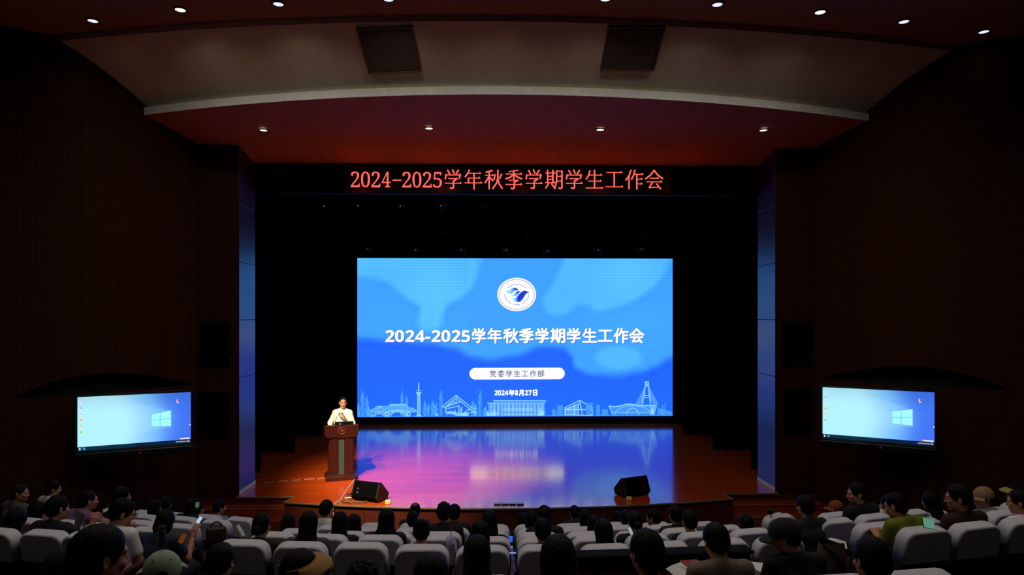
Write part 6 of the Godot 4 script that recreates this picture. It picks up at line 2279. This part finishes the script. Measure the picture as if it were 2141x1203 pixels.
func small_things() -> void:
	slab("tablet", "grey tablet held up above the second white seat from the left", "tablet", 164, 1091, 6.15, Vector2(0.075, 0.15), Vector3(-0.2, -0.3, -0.1), Color(0.30, 0.32, 0.30), 0.10)
	slab("phone", "bright phone in the hands of the long-haired woman in the left block", "phone", 417, 1088, 9.55, Vector2(0.07, 0.10), Vector3(-0.5, -0.3, -0.35), Color(0.75, 0.85, 0.95), 0.8)
	slab("phone", "pale green phone raised before the left pillar", "phone", 413, 1056, 10.1, Vector2(0.07, 0.08), Vector3(-0.3, -0.3, 0.2), Color(0.55, 0.75, 0.60), 0.22)
	slab("phone", "phone with an orange picture above a blue patterned sleeve", "phone", 382, 1127, 6.9, Vector2(0.07, 0.10), Vector3(-0.5, -0.3, -0.25), Color(0.75, 0.40, 0.08), 0.22)
	slab("phone", "lit white phone held by the person with the headband", "phone", 1318, 1111, 6.9, Vector2(0.035, 0.075), Vector3(-0.4, 0.2, 0.3), Color(0.8, 0.85, 0.85), 0.55)
	slab("phone", "large lit pale green phone beside the yellow green top", "phone", 1941, 1095, 5.6, Vector2(0.125, 0.085), Vector3(-0.45, 0.35, -0.25), Color(0.50, 0.78, 0.66), 0.45)
	slab("tablet", "blue lit tablet on a lap in the centre aisle gap", "tablet", 1068, 1128, 7.4, Vector2(0.045, 0.07), Vector3(-0.5, 0.1, -0.2), Color(0.20, 0.42, 0.95), 0.8)
	slab("phone", "dark phone lying on white papers on the mahogany desk", "phone", 1574, 1196, 4.95, Vector2(0.075, 0.15), Vector3(-1.35, 0.2, 0.5), Color(0.2, 0.12, 0.12), 0.06)
	# two strips whose glow paints in reflections on the aisle seat trims
	for k in 2:
		var p := at_cam(1070 + 3 * k * 0.7, [1144.5, 1157][k], [7.0, 6.6][k])
		var b := Mb.new()
		b.box(p, Vector3([0.024, 0.062][k], 0.010, 0.02), 0.002)
		tag(obj("edge_glint", b.mesh(), glow(Color(0.50, 0.66, 0.98), 0.75)), "glowing strip painted in as an edge reflection low in the centre aisle, %s of two" % ["upper", "lower"][k], "edge glint", "aisle edge glints")
	# iced drink
	var p := at_cam(943, 1153, 6.3)
	var t := thing("iced_drink", "plastic cup of iced coffee with a domed lid and straw between two near seats", "cup", p)
	var b := Mb.new()
	b.lathe([Vector2(0.001, 0), Vector2(0.030, 0), Vector2(0.043, 0.105), Vector2(0.041, 0.105), Vector2(0.029, 0.004)], 24)
	obj("cup", b.mesh(), clear(Color(0.85, 0.85, 0.9, 0.25)), t)
	b = Mb.new()
	b.lathe([Vector2(0.001, 0.004), Vector2(0.0285, 0.004), Vector2(0.036, 0.065), Vector2(0.001, 0.065)], 20)
	obj("coffee", b.mesh(), mat(Color(0.34, 0.22, 0.15), 0.3), t)
	b = Mb.new()
	var dome := [Vector2(0.046, 0.104), Vector2(0.046, 0.110)]
	for i in 7: dome.append(Vector2(maxf(0.043 * cos(i / 6.0 * PI / 2), 0.008), 0.112 + 0.036 * sin(i / 6.0 * PI / 2)))
	b.lathe(dome, 24)
	obj("lid", b.mesh(), clear(Color(0.75, 0.75, 0.9, 0.45)), t)
	b = Mb.new()
	b.tube([Vector3(-0.01, 0.02, 0), Vector3(0.006, 0.215, 0.0)], 0.0035, 8)
	obj("straw", b.mesh(), mat(Color(0.5, 0.5, 0.62), 0.4), t)
	# bottle before the left block
	p = at_cam(338, 1143, 6.9)
	t = thing("tumbler", "tall smoky grey drinking tumbler standing behind the pale green cap", "tumbler", p)
	b = Mb.new()
	b.lathe([Vector2(0.001, 0), Vector2(0.036, 0), Vector2(0.038, 0.01), Vector2(0.040, 0.16), Vector2(0.034, 0.17), Vector2(0.001, 0.17)], 24)
	obj("flask", b.mesh(), mat(Color(0.16, 0.16, 0.18), 0.3), t)
	b = Mb.new()
	b.lathe([Vector2(0.035, 0.168), Vector2(0.037, 0.175), Vector2(0.037, 0.20), Vector2(0.03, 0.208), Vector2(0.001, 0.208)], 20)
	obj("lid", b.mesh(), M.plastic, t)
	b = Mb.new()
	b.box(Vector3(0.0, 0.085, 0.040), Vector3(0.02, 0.012, 0.003), 0.001)
	obj("label_plate", b.mesh(), M.steel, t)
	# handbag on the seat back of the left block
	p = at_cam(452, 1137, 9.45)
	t = thing("handbag", "dark brown leather handbag hanging behind the white seat at the left aisle", "handbag", p, 0.25)
	b = Mb.new()
	b.box(Vector3(0, 0.12, 0), Vector3(0.26, 0.24, 0.09), 0.035)
	obj("body", b.mesh(), mat(Color(0.20, 0.13, 0.09), 0.5), t)
	for s in [-1.0, 1.0]:
		b = Mb.new()
		var pts := []
		for i in 13:
			var w := i / 12.0 * PI
			pts.append(Vector3(0.075 * cos(w), 0.22 + 0.075 * sin(w), s * 0.025))
		b.tube(pts, 0.007, 6)
		obj("handle", b.mesh(), mat(Color(0.10, 0.065, 0.05), 0.5), t)
	b = Mb.new()
	for x in [0.05, 0.085]: b.box(Vector3(x, 0.09, 0.047), Vector3(0.012, 0.16, 0.004), 0.001)
	obj("strap_metal", b.mesh(), M.steel, t)
	# sheets of paper
	sheet("paper_sheet", "white sheet leaning beside the handbag at the left aisle", at_cam(503, 1110, 9.3), Vector2(0.05, 0.17), Vector3(-0.3, 0.5, 0.45))
	sheet("paper_sheet", "white sheet held before the left wall by the woman turned right", at_cam(225, 1066, 9.9), Vector2(0.12, 0.05), Vector3(-0.6, 0.3, 0.35))
	sheet("paper_sheet", "white papers spread on the right end of the mahogany desk", at_cam(1562, 1185, 5.05), Vector2(0.30, 0.21), Vector3(-PI / 2 + 0.02, 0, -0.15))
	sheet("paper_sheet", "white cloth-like paper in front of the beige jacket on the desk", at_cam(1425, 1196, 4.95), Vector2(0.16, 0.16), Vector3(-1.2, 0.2, 0.4))
	sheet("paper_sheet", "white sheet lying in the lap by the right side aisle bag", at_cam(1752, 1136, 5.9), Vector2(0.14, 0.10), Vector3(-1.2, 0, -0.3))
	# pen, red folder on the desk
	b = Mb.new()
	var q := at_cam(1433, 1180, 5.0)
	b.tube([q + Vector3(-0.035, 0.02, -0.02), q + Vector3(0.03, -0.02, 0.03)], 0.006, 8)
	tag(obj("pen", b.mesh(), mat(Color(0.85, 0.35, 0.06), 0.4)), "orange pen held over the mahogany desk", "pen")
	b = Mb.new()
	q = at_cam(1452, 1181, 5.15)
	b.box(q, Vector3(0.13, 0.012, 0.18), 0.004, Basis(Vector3.UP, 0.2))
	tag(obj("folder", b.mesh(), mat(Color(0.55, 0.06, 0.05), 0.5)), "red folder on the mahogany desk beside the beige jacket", "folder")
	# phone on a small tripod over the right aisle seat
	q = at_cam(1611, 1079, 9.3)
	t = thing("phone_tripod", "dark phone on a small tripod behind the white seat at the right pillar", "phone tripod", q)
	b = Mb.new()
	b.box(Vector3(0, 0.055, 0), Vector3(0.075, 0.065, 0.02), 0.006)
	obj("phone", b.mesh(), M.plastic, t)
	b = Mb.new()
	b.tube([Vector3(0, 0.03, 0), Vector3(0.0, -0.03, 0.02), Vector3(0.01, -0.10, 0.03)], 0.008, 6)
	obj("stem", b.mesh(), M.plastic, t)
	for s in 3:
		b = Mb.new()
		b.tube([Vector3(0.01, -0.09, 0.03), Vector3(0.01 + 0.06 * cos(s * 2.1), -0.17, 0.03 + 0.06 * sin(s * 2.1))], 0.005, 6)
		obj("leg", b.mesh(), M.plastic, t)
	sheet("paper_sheet", "white card behind the phone tripod at the right pillar", at_cam(1627, 1076, 9.2), Vector2(0.11, 0.05), Vector3(-0.7, 0.1, 0.1))
	# bag on the right aisle
	q = at_cam(1738, 1203, 5.0)
	t = thing("tote_bag", "beige and brown cloth bag standing at the right side aisle", "bag", q, -0.3)
	b = Mb.new()
	b.grid(24, 10, func(u, v):
		var w: float = u * TAU
		var k: float = 1.0 - 0.25 * v * v
		return Vector3(0.11 * k * cos(w) * (1.0 + 0.08 * sin(3 * w)), v * 0.24 + 0.012 * sin(2 * w) * v, 0.075 * k * sin(w)), true)
	obj("body", b.mesh(), mat(Color(0.40, 0.32, 0.25), 0.9), t)
	b = Mb.new()
	b.tube([Vector3(-0.05, 0.23, 0.05), Vector3(0.0, 0.19, 0.085), Vector3(0.06, 0.10, 0.08), Vector3(0.10, 0.0, 0.05)], [0.02, 0.024, 0.024, 0.02], 8)
	obj("strap", b.mesh(), mat(Color(0.09, 0.06, 0.05), 0.7), t)

func sheet(called: String, label: String, at: Vector3, size: Vector2, turn: Vector3) -> void:
	var b := Mb.new()
	b.grid(6, 6, func(u, v): return Vector3((u - 0.5) * size.x, (v - 0.5) * size.y, 0.006 * sin(u * 5.0)))
	b.grid(6, 6, func(u, v): return Vector3((u - 0.5) * size.x, (v - 0.5) * size.y, 0.006 * sin(u * 5.0) - 0.002), true)
	var o := obj(called, b.mesh(), M.paper)
	o.position = at
	o.rotation = turn
	tag(o, label, "paper")

func clear(c: Color) -> StandardMaterial3D:
	var m := mat(c, 0.1)
	m.transparency = BaseMaterial3D.TRANSPARENCY_ALPHA
	return m
